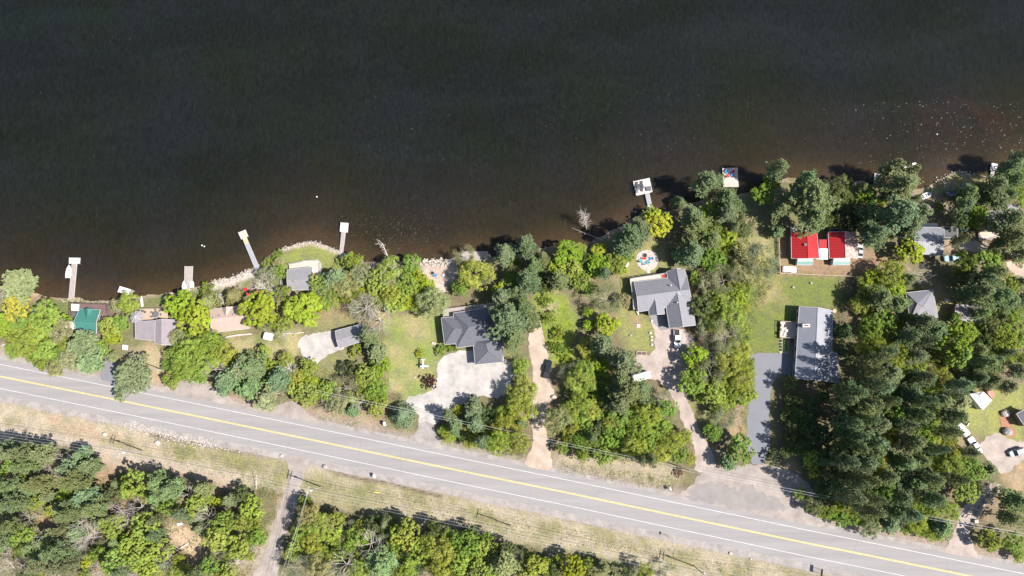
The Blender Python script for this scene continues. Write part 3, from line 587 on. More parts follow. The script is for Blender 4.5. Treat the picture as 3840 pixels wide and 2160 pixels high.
# 2 mauve cottage
V = [(507,1207,2.9),(583,1202,3.4),(581,1277,3.4),(508,1270,2.9),(583,1201,3.5),(606,1197,4.3),(655,1200,3.0),(653,1294,3.0),(604,1292,4.3),(581,1285,3.5)]
h = building('cottage', 'cottage under mauve grey shingles behind a tan deck with a gazebo', 'cottage', V, [(0,1,2,3),(4,5,8,9),(5,6,7,8)], [0,6,7,3], M['rmauve'], M['wgrey'], [], over=.5)
deck('deck', 'tan deck with round dining table behind the mauve-roofed cottage', [(524,1158),(628,1156),(630,1199),(532,1203)], .8, M['woodtan'], rail=(0,), railm=M['wood'])
gz = G(507, 1187, 3.1); g0 = empty('gazebo', (gz.x, gz.y, 0), .2, 'octagonal grey gazebo with pale roof ribs beside the tan deck', 'gazebo')
R_ = 2.1; b = LB(); q = [(R_*math.cos(i*math.pi/4), R_*math.sin(i*math.pi/4), 2.5) for i in range(8)]; b.add(q+[(0,0,3.3)]+[(x,y,2.4) for x,y,_ in q], [(i,(i+1)%8,8) for i in range(8)]+[(i,9+i,9+(i+1)%8,(i+1)%8) for i in range(8)]); b.build('roof', M['rgrey'], g0)
b = LB(); [b.tube((x,y,2.53),(0,0,3.34),.05,.05,4) for x,y,_ in q]; b.tube((0,0,3.2),(0,0,3.5),.15,.05,6); b.build('roof_rib', M['trim'], g0)
for x, y, _ in q: b = LB(); b.tube((x*.93,y*.93,0),(x*.93,y*.93,2.45),.06,.06,5); b.build('post', M['trim'], g0)
# 3 tan cottage
V = [(787,1160,2.9),(908,1145,2.9),(933,1232,2.9),(791,1248,2.9),(790,1196,4.3),(922,1181,4.3),(833,1155,3.3),(873,1149,3.3),(846,1187,4.25),(851,1150,4.4)]
h = building('cottage', 'cottage under pale tan shingles between two lime-green trees', 'cottage', V, [(0,1,5,4),(2,3,4,5)], [0,1,2,3], M['rtan'], M['wtan'], [(3,0,4),(1,2,5)])
b = MB(); q = [G(*v) for v in [(833,1156,3.1),(873,1150,3.1),(846,1188,4.3),(849,1149,4.5)]]; b.add([tuple(v) for v in q], [(0,2,3),(3,2,1),(0,3,1)]); b.build('dormer', M['rtan'], h)
for x, y in ((797,1191),(810,1194),(820,1182),(872,1178)): vent(h, x, y, 3.9, .35, .1, M['black'])
deck('porch', 'shaded grey porch deck between cedar and tan-roofed cottage', [(815,1105),(842,1104),(846,1138),(822,1140)], .5, M['wood'], rail=(0,3))
b = MB(); pl = [P2(*q) for q in [(835,1271),(860,1263),(890,1258),(943,1253)]]
for i in range(3):
    a = Vector(pl[i]); c = Vector(pl[i+1]); e = c-a; b.obox((a+c)/2, e.x, e.y, e.length, .45, -.05, .55)
tag(b.build('retaining_wall', M['stone']), 'low pale stone retaining wall below the tan-roofed cottage', 'wall')
# 4 square grey cottage
V = [(1077,1012,2.9),(1170,1001,2.9),(1172,1086,2.9),(1080,1087,2.9),(1076,1049,3.7),(1172,1044,3.7)]
h = building('cottage', 'square cottage under grey felt near the lawn point with a white deck', 'cottage', V, [(0,1,5,4),(2,3,4,5)], [0,1,2,3], M['rgrey'], M['wwhite'], [(3,0,4),(1,2,5)]); vent(h, 1098, 1054, 3.6, .3, .1, M['black'])
deck('deck', 'whitish deck with curved lake front by the square grey cottage', [(1083,992),(1120,985),(1140,979),(1194,976),(1205,988),(1205,1090),(1174,1090),(1172,1010),(1085,1012)], .8, M['woodpale'], rail=(0,1,2,4), railm=M['trim'])
# 5 small garage
V = [(1257,1241,2.7),(1359,1214,2.7),(1366,1277,2.7),(1272,1306,2.7),(1262,1274,3.4),(1362,1246,3.4)]
h = building('garage', 'small grey-roofed garage beside the white gravel yard', 'garage', V, [(0,1,5,4),(2,3,4,5)], [0,1,2,3], M['rgrey'], M['wgrey'], [(3,0,4),(1,2,5)]); vent(h, 1280, 1274, 3.0, .3, .1, M['black'])
# 6 slate roofed house (hips)
V = [(1655,1192,3.4),(1735,1186,3.4),(1748,1287,3.4),(1667,1291,3.4),(1703,1233,5.2),(1728,1232,5.2)]
Fh = [(0,1,5,4),(2,3,4,5),(1,2,5),(3,0,4)]
h = building('house', 'large house under dark slate hipped roofs with white gravel yard below', 'house', V, Fh, [0,1,2,3], M['rslate'], M['wgrey'])
def wing(root, V, Fc, outline, rm, wm_, gables=(), over=.35, nm='wing_roof', wn='wing_wall'):
    t_ = building('tmp', None, None, V, Fc, outline, rm, wm_, gables, over=over, win=False)
    for ch in list(t_.children):
        ch.parent = root; ch.location = Vector(t_.location)-Vector(root.location)
        if ch.name.startswith('roof'): ch.name = nm
        elif ch.name.startswith('wall'): ch.name = wn
    bpy.data.objects.remove(t_)
wing(h, [(1700,1174,3.5),(1850,1152,3.5),(1866,1284,3.5),(1712,1304,3.5),(1757,1226,6.0),(1812,1218,6.0)], Fh, [0,1,2,3], M['rslate'], M['wgrey'])
wing(h, [(1774,1278,3.42),(1884,1262,3.42),(1885,1357,3.42),(1782,1367,3.42),(1822,1290,5.3),(1830,1318,5.3)], [(0,1,4),(2,3,5),(1,2,5,4),(3,0,4,5)], [0,1,2,3], M['rslate'], M['wgrey'])
deck('deck', 'long shaded grey deck on the lake side of the slate-roofed house', [(1661,1161),(1760,1149),(1857,1137),(1862,1165),(1740,1180),(1664,1190)], 1.6, M['wood'], rail=(0,1,5), railm=M['trim'])
# 7 grey gabled L house
V = [(2378,1058,3.4),(2503,1042,3.4),(2584,1032,3.4),(2597,1136,3.4),(2394,1169,3.4),(2389,1109,5.6),(2586,1084,5.6)]
V = [(2378,1058,3.3),(2575,1033,3.3),(2596,1138,3.3),(2394,1169,3.3),(2389,1110,5.4),(2585,1085,5.4)]
h = building('house', 'grey metal-roofed house with several gables and a vent pipe', 'house', V, [(0,1,5,4),(2,3,4,5)], [0,1,2,3], M['rmetal'], M['wgrey'], [(3,0,4),(1,2,5)], over=.4)
wing(h, [(2500,1019,3.4),(2568,1011,3.4),(2583,1078,3.4),(2513,1080,3.4),(2537,1006,5.3),(2551,1086,5.35)], [(0,3,5,4),(4,5,2,1)], [0,1,2,3], M['rmetal'], M['wgrey'], [(0,1,4)])
wing(h, [(2498,1150,3.35),(2593,1125,3.35),(2608,1219,3.35),(2511,1230,3.35),(2540,1097,5.35),(2560,1224,5.35)], [(0,3,5,4),(4,5,2,1)], [0,1,2,3], M['rmetal'], M['wgrey'], [(2,3,5)])
wing(h, [(2432,1150,3.3),(2487,1142,3.3),(2492,1177,3.3),(2435,1183,3.3),(2457,1124,4.8),(2464,1179,4.8)], [(0,3,5,4),(4,5,2,1)], [0,1,2,3], M['rmetal'], M['wgrey'], [(2,3,5)])
vent(h, 2516, 1070, 4.4, 1.0, .17); vent(h, 2541, 1134, 4.6, 1.0, .17)
deck('deck', 'beige lake-side balcony of the grey gabled house with a red seat', [(2362,1046),(2498,1025),(2502,1042),(2380,1058),(2392,1165),(2375,1160)], 2.6, M['woodpale'], rail=(0,5), railm=M['trim'])
# 8 long house
V = [(2998,1150,3.6),(3122,1165,3.6),(3117,1432,3.6),(2982,1418,3.6),(3066,1154,5.2),(3054,1424,5.2)]
h = building('house', 'long rectangular house under a blue grey metal roof beside the pines', 'house', V, [(1,2,5,4),(3,0,4,5)], [0,1,2,3], M['rlong'], M['wgrey'], [(0,1,4),(2,3,5)], over=.4)
wing(h, [(3116,1322,3.45),(3140,1325,3.1),(3145,1435,3.1),(3113,1431,3.45)], [(0,1,2,3)], [0,1,2,3], M['rlong'], M['wgrey'], over=.2)
chimney(h, 3024, 1221, 4.3, 2.0, .8, .9, M['rcream'])
deck('deck', 'tan timber deck with patio chairs on the left of the long house', [(2926,1205),(2992,1209),(2990,1270),(2924,1268)], .8, M['woodpale'], rail=(0,2,3), railm=M['fence'])
b = MB(); b.prism(quadpts([(2924,1272),(2961,1274),(2955,1326),(2924,1324)], .06), .02, .06); po = b.build('terrace', M['woodpale']); tag(po, 'small pale terrace with round green plants below the timber deck', 'terrace')
deck('landing', 'small orange timber landing at the top corner of the long house', [(3124,1160),(3136,1160),(3136,1173),(3124,1172)], .6, M['orange'])
# 9 red-roofed pair
V = [(2967,872,3.0),(3063,872,3.0),(3072,968,3.0),(2969,969,3.0),(3026,868,4.8),(3030,968,4.8)]
h = building('cottage', 'red metal-roofed cottage, left one of the joined red-roofed pair', 'cottage', V, [(1,2,5,4),(3,0,4,5)], [0,1,2,3], M['rred'], M['wgreen'], [(0,1,4),(2,3,5)]); chimney(h, 3021, 917, 4.1, .5, .5, .8, M['rgrey'])
V = [(3106,871,3.0),(3188,871,2.7),(3190,967,2.7),(3111,968,3.0),(3166,868,4.6),(3170,967,4.6),(3214,905,2.6),(3216,967,2.6)]
h2 = building('cottage', 'red metal-roofed cottage with a faded pink right slope, right one of the pair', 'cottage', [(3106,871,2.9),(3210,873,2.9),(3217,968,2.9),(3111,968,2.9),(3166,868,4.6),(3170,967,4.6)], [(1,2,5,4),(3,0,4,5)], [0,1,2,3], [M['rred'], M['rfade']], M['wgreen'], [(0,1,4),(2,3,5)], fmats=[1, 0])
b = MB(); q = [G(x, y, z) for x, y, z in [(3071,898,2.55),(3106,898,2.55),(3106,934,2.5),(3072,934,2.5)]]; b.add([tuple(v) for v in q]+[(v.x,v.y,v.z-.1) for v in q], [(3,2,1,0),(4,5,6,7),(0,1,5,4),(1,2,6,5),(2,3,7,6),(3,0,4,7)]); lk = b.build('link_roof', M['rred'], h2, uv=True)
b = MB(); q = [G(x, y, z) for x, y, z in [(3072,932,2.62),(3106,932,2.62),(3105,973,2.5),(3062,972,2.5)]]; b.add([tuple(v) for v in q]+[(v.x,v.y,v.z-.06) for v in q], [(3,2,1,0),(4,5,6,7),(0,1,5,4),(1,2,6,5),(2,3,7,6),(3,0,4,7)]); b.build('link_sheet', M['white'], h2)
for px, hh, nm in (([(2992,968),(3049,967),(3047,993),(2990,992)], h, ''), ([(3127,968),(3188,968),(3187,993),(3124,992)], h2, '')):
    b = MB(); q = [G(x, y, z) for (x, y), z in zip(px, (2.6, 2.6, 2.1, 2.1))]
    b.add([tuple(v) for v in q]+[(v.x,v.y,v.z-.08) for v in q], [(3,2,1,0),(4,5,6,7),(0,1,5,4),(1,2,6,5),(2,3,7,6),(3,0,4,7)]); pr = b.build('porch_roof', M['awning'], hh)
    b = MB(); m3 = (q[0]+q[3])/2; m4 = (q[1]+q[2])/2; o2 = Vector((0,0,.03))
    b.add([tuple(q[0]+o2), tuple(q[1]+o2), tuple(m4+o2), tuple(m3+o2)], [(3,2,1,0)]); b.build('porch_upper', M['rcream'], pr)
    b = MB(); pts = inset([(v.x, v.y) for v in q], .12); b.prism(pts, 0, 1.98); b.build('porch_wall', M['wwhite'], hh)
    b = MB(); [b.tube(q[i]+o2, q[(i+1)%4]+o2, .07, .07, 4) for i in range(4)]; b.build('porch_frame', M['trim'], pr)
deck('deck', 'pale lake-side deck above the left red-roofed cottage', [(2963,853),(3029,853),(3040,869),(2964,870)], .9, M['wood'], rail=(0,3), railm=M['trim'])
deck('deck', 'dark railed deck above the right red-roofed cottage', [(3106,857),(3189,858),(3190,870),(3106,869)], .9, M['wooddark'], rail=(0,1), railm=M['trim'])
# 10 corrugated house and neighbours at the right
V = [(3426,868,3.0),(3538,856,3.0),(3536,956,3.0),(3462,951,3.0),(3445,866,4.2),(3470,953,4.2)]
V = [(3434,852,2.9),(3540,854,2.9),(3536,957,2.9),(3424,950,2.9),(3430,903,3.9),(3540,906,3.9)]
h = building('house', 'house under corrugated grey metal half hidden by big pines', 'house', V, [(0,1,5,4),(2,3,4,5)], [0,1,2,3], M['rcorr'], M['wgrey'], [(3,0,4),(1,2,5)])
b = MB(); q = [G(x, y, z) for x, y, z in [(3462,836,2.7),(3516,837,2.7),(3534,853,2.8),(3448,851,2.8)]]; b.add([tuple(v) for v in q]+[(v.x,v.y,v.z-.1) for v in q], [(3,2,1,0),(4,5,6,7),(0,1,5,4),(1,2,6,5),(2,3,7,6),(3,0,4,7)]); b.build('sunroom_roof', M['glass'], h)
V = [(3540,850,3.0),(3592,853,3.0),(3590,893,3.0),(3541,890,3.0)]
h = building('shed', 'flat dark-roofed outbuilding touching the corrugated house', 'shed', V, [(0,1,2,3)], [0,1,2,3], M['rdark'], M['wtan'], over=.2)
V = [(3700,792,3.2),(3782,786,3.2),(3790,848,3.2),(3706,862,3.2),(3704,826,4.6),(3788,816,4.6)]
h = building('house', 'grey-roofed house at the right edge with a tan porch', 'house', V, [(0,1,5,4),(2,3,4,5)], [0,1,2,3], M['rmetal'], M['wtan'], [(3,0,4),(1,2,5)])
wing(h, [(3781,765,3.4),(3820,768,3.4),(3817,792,3.4),(3780,788,3.4)], [(0,1,2,3)], [0,1,2,3], M['rmetal'], M['wtan'], over=.2)
wing(h, [(3684,842,2.9),(3742,836,2.9),(3746,866,2.9),(3690,866,2.9)], [(0,1,2,3)], [0,1,2,3], M['rdark'], M['wtan'], over=.2)
deck('deck', 'sunlit tan porch deck below the grey-roofed right edge house', [(3668,866),(3745,867),(3742,890),(3700,903),(3672,902)], .7, M['woodpale'], rail=(2,3), railm=M['fence'])
V = [(3794,947,2.4),(3824,948,2.4),(3822,974,2.4),(3792,970,2.4),(3808,946,2.9),(3806,973,2.9)]
building('shed', 'bright white garden shed beside the gravel drive on the right', 'shed', V, [(1,2,5,4),(3,0,4,5)], [0,1,2,3], M['white'], M['wtan'], [(0,1,4),(2,3,5)], over=.15, win=False)
V = [(3398,1098,3.0),(3498,1087,3.0),(3517,1190,3.0),(3413,1200,3.0),(3440,1138,4.8),(3462,1150,4.8)]
building('house', 'grey hip-roofed house under dappled shade right of the clearing', 'house', V, [(0,1,5,4),(2,3,4,5),(1,2,5),(3,0,4)], [0,1,2,3], M['rmetal'], M['wtan'])
V = [(3584,1143,2.8),(3668,1146,2.8),(3693,1168,2.8),(3693,1206,2.8),(3584,1206,2.8),(3583,1174,3.5),(3694,1184,3.5)]
building('shed', 'long workshop with rusty corrugated roof among the pines', 'shed', V, [(0,1,6,5),(1,2,6),(3,4,5,6)], [0,1,2,3,4], M['rrust'], M['wbrown'], [(4,0,5)], win=False)
V = [(3640,1474,2.6),(3690,1470,2.6),(3718,1500,2.6),(3685,1537,2.6),(3655,1508,2.6)]
V = [(3637,1478,2.6),(3688,1470,2.6),(3719,1501,2.6),(3685,1537,2.6),(3674,1482,3.4)]
h = building('shelter', 'white peaked carport canopy beside the salmon tarpaulin', 'shelter', V, [(0,1,4),(1,2,4),(2,3,4),(3,0,4)], [0,1,2,3], M['white'], M['wwhite'], win=False, over=.1)
b = MB(); b.prism(quadpts([(3702,1462),(3722,1462),(3733,1482),(3720,1495),(3705,1478)], 1.0), .05, 1.0); tag(b.build('covered_stack', mat('salmon tarp', (.42,.22,.17), .7, .15)), 'salmon tarpaulin covered stack beside the white canopy', 'tarpaulin')
V = [(3812,1552,3.0),(3850,1532,3.0),(3890,1600,3.0),(3845,1600,3.0)]
building('cabin', 'black-roofed cabin corner cut by the right picture edge', 'cabin', V, [(0,1,2,3)], [0,1,2,3], M['rdark'], M['wbrown'], over=.2, win=False)
V = [(2657,1334,2.3),(2683,1334,2.3),(2683,1358,2.3),(2656,1358,2.3),(2656,1346,2.7),(2684,1346,2.7)]
building('shed', 'small dark-roofed shed between budding trees right of the white pickup', 'shed', V, [(0,1,5,4),(2,3,4,5)], [0,1,2,3], M['rdark'], M['wbrown'], [(3,0,4),(1,2,5)], over=.12, win=False)
# ---------------------------------------------------------------- docks
def dock(label, pieces, m=None, z=.05, group='docks along the shore'):
    pts0 = quadpts(pieces[0][0], z); c = (sum(p[0] for p in pts0)/len(pts0), sum(p[1] for p in pts0)/len(pts0))
    root = empty('dock', (*c, 0), 0, label, 'dock', group)
    for i, (px, mm) in enumerate(pieces):
        pts = quadpts(px, z+.008*i); b = MB(); b.prism(pts, z-.12+.003*i, z+.008*i); b.build('deck_floor', mm, root, uv=True)
        e = MB(); k = len(pts)
        a_ = sum(pts[i][0]*pts[(i+1)%k][1] - pts[(i+1)%k][0]*pts[i][1] for i in range(k))
        for j in range(k):
            a = Vector(pts[j]); b2 = Vector(pts[(j+1) % k]); d = b2-a; L_ = d.length; d.normalize(); nn = Vector((d.y, -d.x))*(1 if a_ > 0 else -1)
            if L_ < .5: continue
            e.obox((a+b2)/2+nn*.045, d.x, d.y, L_+.08, .08, z-.15, z+.012+.008*i)
            for s_ in range(int(L_/2.5)+1):
                p = a+d*min(L_, s_*2.5)+nn*.12; pb = MB(); pb.tube((p.x, p.y, -2), (p.x, p.y, z+.35), .05, .05, 6) if j % 2 == 0 else None
                if pb.v: pb.build('post', M['pole'], root)
        e.build('edging', M['trim'], root)
    return root
dock('T-shaped dock with pale head and a white motorboat moored on its left', [([(260,967),(300,968),(298,988),(259,988)], M['cream']), ([(270,988.5),(288,988.5),(276,1118),(258,1118)], M['wood'])])
dock('short broad dock with boats on both sides near the left', [([(693,1000),(722,1000),(720,1054),(692,1054)], M['wood']), ([(700,1054.5),(711,1054.5),(711,1092),(700,1092)], M['wood'])])
dock('slanting dock with an orange board section behind its square head', [([(894,873),(920,862),(930,886),(905,897)], M['woodpale']), ([(911,896.5),(924,890.5),(932,910),(919,916)], M['orange']), ([(919,916.5),(932,910.5),(972,1002),(957,1008)], M['alu'])])
dock('long narrow dock with pale square head right of the lawn point', [([(1278,835),(1306,837),(1303,871),(1275,868)], M['cream']), ([(1281,871.5),(1295,872),(1289,922),(1276,921)], M['wood']), ([(1276,922),(1288,922.5),(1283,966),(1272,966)], M['wood'])])
dE = dock('square swim dock with loungers and a bent grey gangway', [([(2375,681),(2435,668),(2446,719),(2387,733)], M['cream']), ([(2420,726),(2434,723),(2444,770),(2430,771)], M['alu']), ([(2430,771.5),(2443,769),(2458,784),(2451,792)], M['alu'])])
dock('square dock with red and blue chairs under overhanging pines', [([(2710,632),(2765,630),(2769,700),(2713,700)], M['woodpale'])])
dock('leaning small dock with turquoise chairs beside big pine', [([(3281,650),(3306,656),(3301,702),(3277,694)], M['wood'])])
dock('white raft tied beside a big pine on the right shore', [([(3390,624),(3421,624),(3419,650),(3391,650)], M['cream'])])
dock('boat lift dock with white slats at the far right shore', [([(3720,612),(3741,616),(3735,640),(3714,637)], M['white']), ([(3717,641),(3730,642),(3725,668),(3715,667)], M['wood'])])
dock('grey shore platform with a blue kayak shape under foliage', [([(1734,943),(1829,944),(1829,976),(1725,974)], M['wood'])])
# ---------------------------------------------------------------- boats
def hull(L_, Wd, H_, m, name='hull', x0=-.5, tip=.35):
    secs = []
    for t_ in (0, .12, .3, .5, .65, .8, .92, 1.0):
        w = Wd/2*(1 if t_ < .5 else max(.04, 1-((t_-.5)/.5)**2*.97))*(.88 if t_ == 0 else 1); x = (t_+x0)*L_; zb = .0+.12*max(0, t_-.6)*H_*5
        secs.append([(x, -w, H_), (x, -w*.82, zb+H_*.25), (x, 0, zb), (x, w*.82, zb+H_*.25), (x, w, H_), (x, w*.8, H_+.02), (x, w*.72, H_*.45), (x, -w*.72, H_*.45), (x, -w*.8, H_+.02)])
    b = LB(); b.loft(secs, 0, True); return b
def boat(name, label, px, py, dx, dy, L_, Wd, z=-.5, m='pwhite', kind='motor', cat='boat', H_=.7):
    g = G(px, py, 0); p2 = G(px+dx, py+dy, 0); ang = math.atan2(p2.y-g.y, p2.x-g.x)
    r = empty(name, (g.x, g.y, z), ang, label, cat)
    hull(L_, Wd, H_, M[m]).build('hull', M[m], r)
    if kind == 'motor':
        b = LB(); b.add([(L_*.12, -Wd*.33, H_), (L_*.12, Wd*.33, H_), (L_*.05, Wd*.36, H_+.42), (L_*.05, -Wd*.36, H_+.42), (L_*.14, -Wd*.33, H_), (L_*.14, Wd*.33, H_), (L_*.07, Wd*.36, H_+.42), (L_*.07, -Wd*.36, H_+.42)], [(0,1,2,3),(7,6,5,4),(0,3,7,4),(1,5,6,2),(3,2,6,7)]); b.build('windshield', M['glass'], r)
        b = LB(); b.box(L_*.14, L_*.34, -Wd*.3, Wd*.3, H_*.9, H_+.03); b.build('foredeck', M['pwhite'], r)
        for s_ in (-1, 1): b = LB(); b.box(-L_*.14, -L_*.02, s_*Wd*.2-.2, s_*Wd*.2+.2, H_*.46, H_*.8); b.box(-L_*.16, -L_*.14, s_*Wd*.2-.2, s_*Wd*.2+.2, H_*.46, H_+.15); b.build('seat', M['cream'], r)
        b = LB(); b.box(-L_*.5-.4, -L_*.5+.02, -.2, .2, H_*.3, H_+.3); b.tube((-L_*.5-.25,0,-.4),(-L_*.5-.25,0,H_*.3),.08,.08,6); b.build('outboard_motor', M['black'], r)
    elif kind == 'row':
        for x in (-.28, 0, .22): b = LB(); b.box(x*L_-.12, x*L_+.12, -Wd*.36, Wd*.36, H_*.8, H_*.86); b.build('seat', M['wood'], r)
    elif kind == 'cover':
        b = LB(); b.loft([[(x*L_, -w*Wd*.5, H_), (x*L_, -w*Wd*.25, H_+.3*w), (x*L_, w*Wd*.25, H_+.3*w), (x*L_, w*Wd*.5, H_)] for x, w in ((-.5,.9),(-.2,1.02),(.1,1.0),(.35,.7),(.5,.1))]); b.build('cover', M[m], r)
    return r
boat('motorboat', 'white motorboat with windshield moored along the T-shaped dock', 258, 1018, 2, -20, 4.3, 1.75)
boat('motorboat', 'white motorboat moored on the left of the short broad dock', 691, 1072, 0, -20, 3.3, 1.35)
boat('paddle_boat', 'stubby white pedal boat on the right of the short broad dock', 718.5, 1065, 0, -20, 2.2, 1.5, kind='cover', H_=.5)
boat('kayak', 'slim white kayak lying on the bank beside the yellow-green bush', 534, 1130, -2, -20, 3.6, .75, z=.05, kind='row', cat='kayak', H_=.35)
boat('canoe', 'silver canoe overturned on the left lakeside lawn', 127, 1166, -20, -8, 3.0, .8, z=.1, m='psilver', kind='cover', cat='canoe', H_=.3)
boat('canoe', 'green and white canoe on the bank left of the square grey cottage', 1055, 1060, -2, -20, 2.3, .8, z=.1, m='pgreen', kind='row', cat='canoe', H_=.35)
boat('rowing_boat', 'grey white rowing boat pulled ashore below the big right pines', 3472, 734, 20, -8, 3.6, 1.7, z=.05, kind='row', H_=.5)
boat('rowing_boat', 'pale blue dinghy on the grassy right shore', 3613, 698, 4, -20, 2.6, 1.5, z=.05, m='pblue', kind='row', H_=.45)
boat('dinghy', 'tiny white dinghy tied off the raft at the right shore', 3429, 613, 20, -4, 1.4, .7, kind='cover', H_=.35)
boat('kayak', 'pale green upturned kayak in the bank foliage left of the pine', 1793, 1006, 2, 20, 2.2, .7, z=.1, m='pblue', kind='cover', cat='kayak', H_=.35)
g = G(463, 1089, 1.9); p2 = G(473, 1092, 1.9); r = empty('pontoon_boat', (g.x, g.y, -.5), math.atan2(p2.y-g.y, p2.x-g.x), 'pontoon boat under a flat white canopy by the left shore', 'boat')
b = LB(); b.box(-1.9,1.9,-.95,.95,2.0,2.08); b.build('canopy', M['white'], r)
b = LB(); b.box(-2.1,2.0,-1.0,1.0,.45,.55); b.build('deck_floor', M['wood'], r)
for s_ in (-1,1): b = LB(); b.tube((-2.1,s_*.7,.15),(1.9,s_*.7,.15),.25,.25,10); b.tube((1.9,s_*.7,.15),(2.4,s_*.7,.25),.25,.05,10); b.build('pontoon', M['chrome'], r)
for x in (-1.7,1.7):
    for y in (-.85,.85): b = LB(); b.tube((x,y,.55),(x,y,2.0),.03,.03,5); b.build('canopy_post', M['chrome'], r)
b = LB(); b.box(-2.6,-2.1,-.2,.2,.2,1.0); b.build('outboard_motor', M['black'], r)
# ---------------------------------------------------------------- vehicles
def wheel(r, x, y, rad=.36):
    b = LB(); b.tube((x, y-.11, rad), (x, y+.11, rad), rad, rad, 14); w = b.build('wheel', M['tyre'], r); c = LB(); c.tube((x, y-.12, rad), (x, y+.12, rad), rad*.55, rad*.55, 10); c.build('rim', M['chrome'], w)
def rounded(x0, x1, hw, z0, z1, ins=.12, cr=.35):
    q = []
    for (x, y) in ((x0+cr*.4, -hw+ins*.2), (x0, -hw+cr), (x0, hw-cr), (x0+cr*.4, hw-ins*.2), (x0+cr*1.4, hw), (x1-cr*1.6, hw), (x1-cr*.5, hw-ins), (x1, hw-cr*1.3), (x1, -hw+cr*1.3), (x1-cr*.5, -hw+ins), (x1-cr*1.6, -hw), (x0+cr*1.4, -hw)): q.append((x, y))
    return q[::-1]
def body_shell(b, x0, x1, hw, z0, z1):
    o = rounded(x0, x1, hw, z0, z1); k = len(o); cx = (x0+x1)/2
    lv = [(z0, .97), (z0+.15, 1.0), (z1-.14, 1.0), (z1-.03, .965), (z1, .92)]
    b.loft([[(cx+(x-cx)*s_, y*s_, z) for x, y in o] for z, s_ in lv])
def vehicle(name, label, px, py, dx, dy, L_, hw, paintm, kind='car', group=None, bedm=None):
    g = G(px, py, .8); p2 = G(px+dx, py+dy, .8); r = empty(name, (g.x, g.y, .04), math.atan2(p2.y-g.y, p2.x-g.x), label, {'pickup': 'pickup truck', 'suv': 'suv'}.get(kind, 'car'), group)
    a, e = -L_/2, L_/2; zt = 1.0 if kind != 'car' else .88
    b = LB(); body_shell(b, a, e, hw, .32, zt)
    b.build('body', paintm, r, smooth=False)
    if kind == 'pickup': c0, c1 = a+L_*.34, a+L_*.74; top = 1.78
    elif kind == 'suv': c0, c1 = a+L_*.03, a+L_*.74; top = 1.72
    else: c0, c1 = a+L_*.12, a+L_*.74; top = 1.4
    s_ = hw*.93; ts = hw*.74; fr_ = .75 if kind != 'car' else .95; rr = .12 if kind == 'pickup' else (.3 if kind == 'suv' else .75)
    lo = [(c0, -s_, zt-.02), (c1, -s_, zt-.02), (c1, s_, zt-.02), (c0, s_, zt-.02)]; hi = [(c0+rr, -ts, top), (c1-fr_, -ts, top), (c1-fr_, ts, top), (c0+rr, ts, top)]
    b = LB(); b.add(lo+hi, [(0,1,5,4),(1,2,6,5),(2,3,7,6),(3,0,4,7),(4,5,6,7)]); b.build('glasshouse', M['glass'], r)
    b = LB(); b.loft([[(x*1.0+(.02 if x > 0 else -.02)*k_, y*(1+.02*k_), z) for x, y, z in hi] for k_, z in ((1, top-.02),)] + [[(x, y*.98, top+.04) for x, y, z in hi]]); ro = LB()
    q = [(x, y*1.03, top-.01) for x, y, z in hi]; q2 = [(x*.99+.0, y*.9, top+.05) for x, y, z in hi]; ro.loft([q, q2])
    for (p_, t_) in zip(lo, hi): ro.tube((p_[0], p_[1]*1.01, p_[2]), (t_[0], t_[1]*1.01, t_[2]), .05, .05, 4)
    xm = (c0+c1-fr_)/2+.1; ro.tube((xm, -s_*1.01, zt), (xm, -ts*1.02, top), .045, .045, 4); ro.tube((xm, s_*1.01, zt), (xm, ts*1.02, top), .045, .045, 4)
    ro.build('cab_roof', paintm, r)
    for y in (-1, 1):
        b = LB(); b.box(e-.1, e+.012, y*hw*.62-.17, y*hw*.62+.17, .62, .8); b.build('headlight', M['lamp'], r)
        b = LB(); b.box(a-.012, a+.06, y*hw*.75-.1, y*hw*.75+.1, .62, .85); b.build('tail_light', M['redc'], r)
        b = LB(); b.box(c1-.75, c1-.58, y*(hw+.1)-.1, y*(hw+.1)+.1, zt+.02, zt+.18); b.build('mirror', M['black'], r)
        for x in (a+L_*.2, e-L_*.19): wheel(r, x, y*(hw-.1))
    if kind == 'pickup':
        b = LB(); b.box(a+.12, c0-.06, -hw*.82, hw*.82, zt+.005, zt+.05); b.build('bed_cover', bedm or M['black'], r)
    b = LB(); b.box(e-.04, e+.06, -hw*.75, hw*.75, .4, .55); b.build('bumper', M['black'] if kind != 'pickup' else M['chrome'], r); b = LB(); b.box(a-.06, a+.04, -hw*.75, hw*.75, .4, .55); b.build('bumper', M['black'] if kind != 'pickup' else M['chrome'], r)
    b = LB(); b.box(c1+.15, e-.35, -.03, .03, zt, zt+.012); b.box(c1+.1, e-.4, -hw*.55-.02, -hw*.55, zt+.0, zt+.01); b.box(c1+.1, e-.4, hw*.55, hw*.55+.02, zt, zt+.01); b.build('hood_crease', M['black'] if kind == 'pickup' and False else paintm, r)
    return r
vehicle('pickup_truck', 'black pickup truck parked on the sandy drive', 2053, 1384, 14, -66, 5.7, .98, M['pblack'], 'pickup')
vehicle('pickup_truck', 'white pickup with black bed cover parked below the garage wing', 2539, 1269, 3, 66, 5.6, .99, M['pwhite'], 'pickup')
vehicle('pickup_truck', 'white pickup at the edge of the right gravel turning place', 3656, 1671, 34, 50, 5.3, .95, M['pwhite'], 'pickup', bedm=M['pwhite'])
vehicle('car', 'silver car parked right of the faded pink roof slope', 3225, 941, 3, -60, 4.5, .88, M['psilver'], 'car')
vehicle('suv', 'pale blue van-like suv parked in shade below corrugated house', 3573, 970, -66, 0, 5.4, .98, M['pblue'], 'suv')
vehicle('car', 'grey green car at the right edge of the gravel turning place', 3812, 1696, -46, 16, 4.6, .9, M['pgreen'], 'suv')
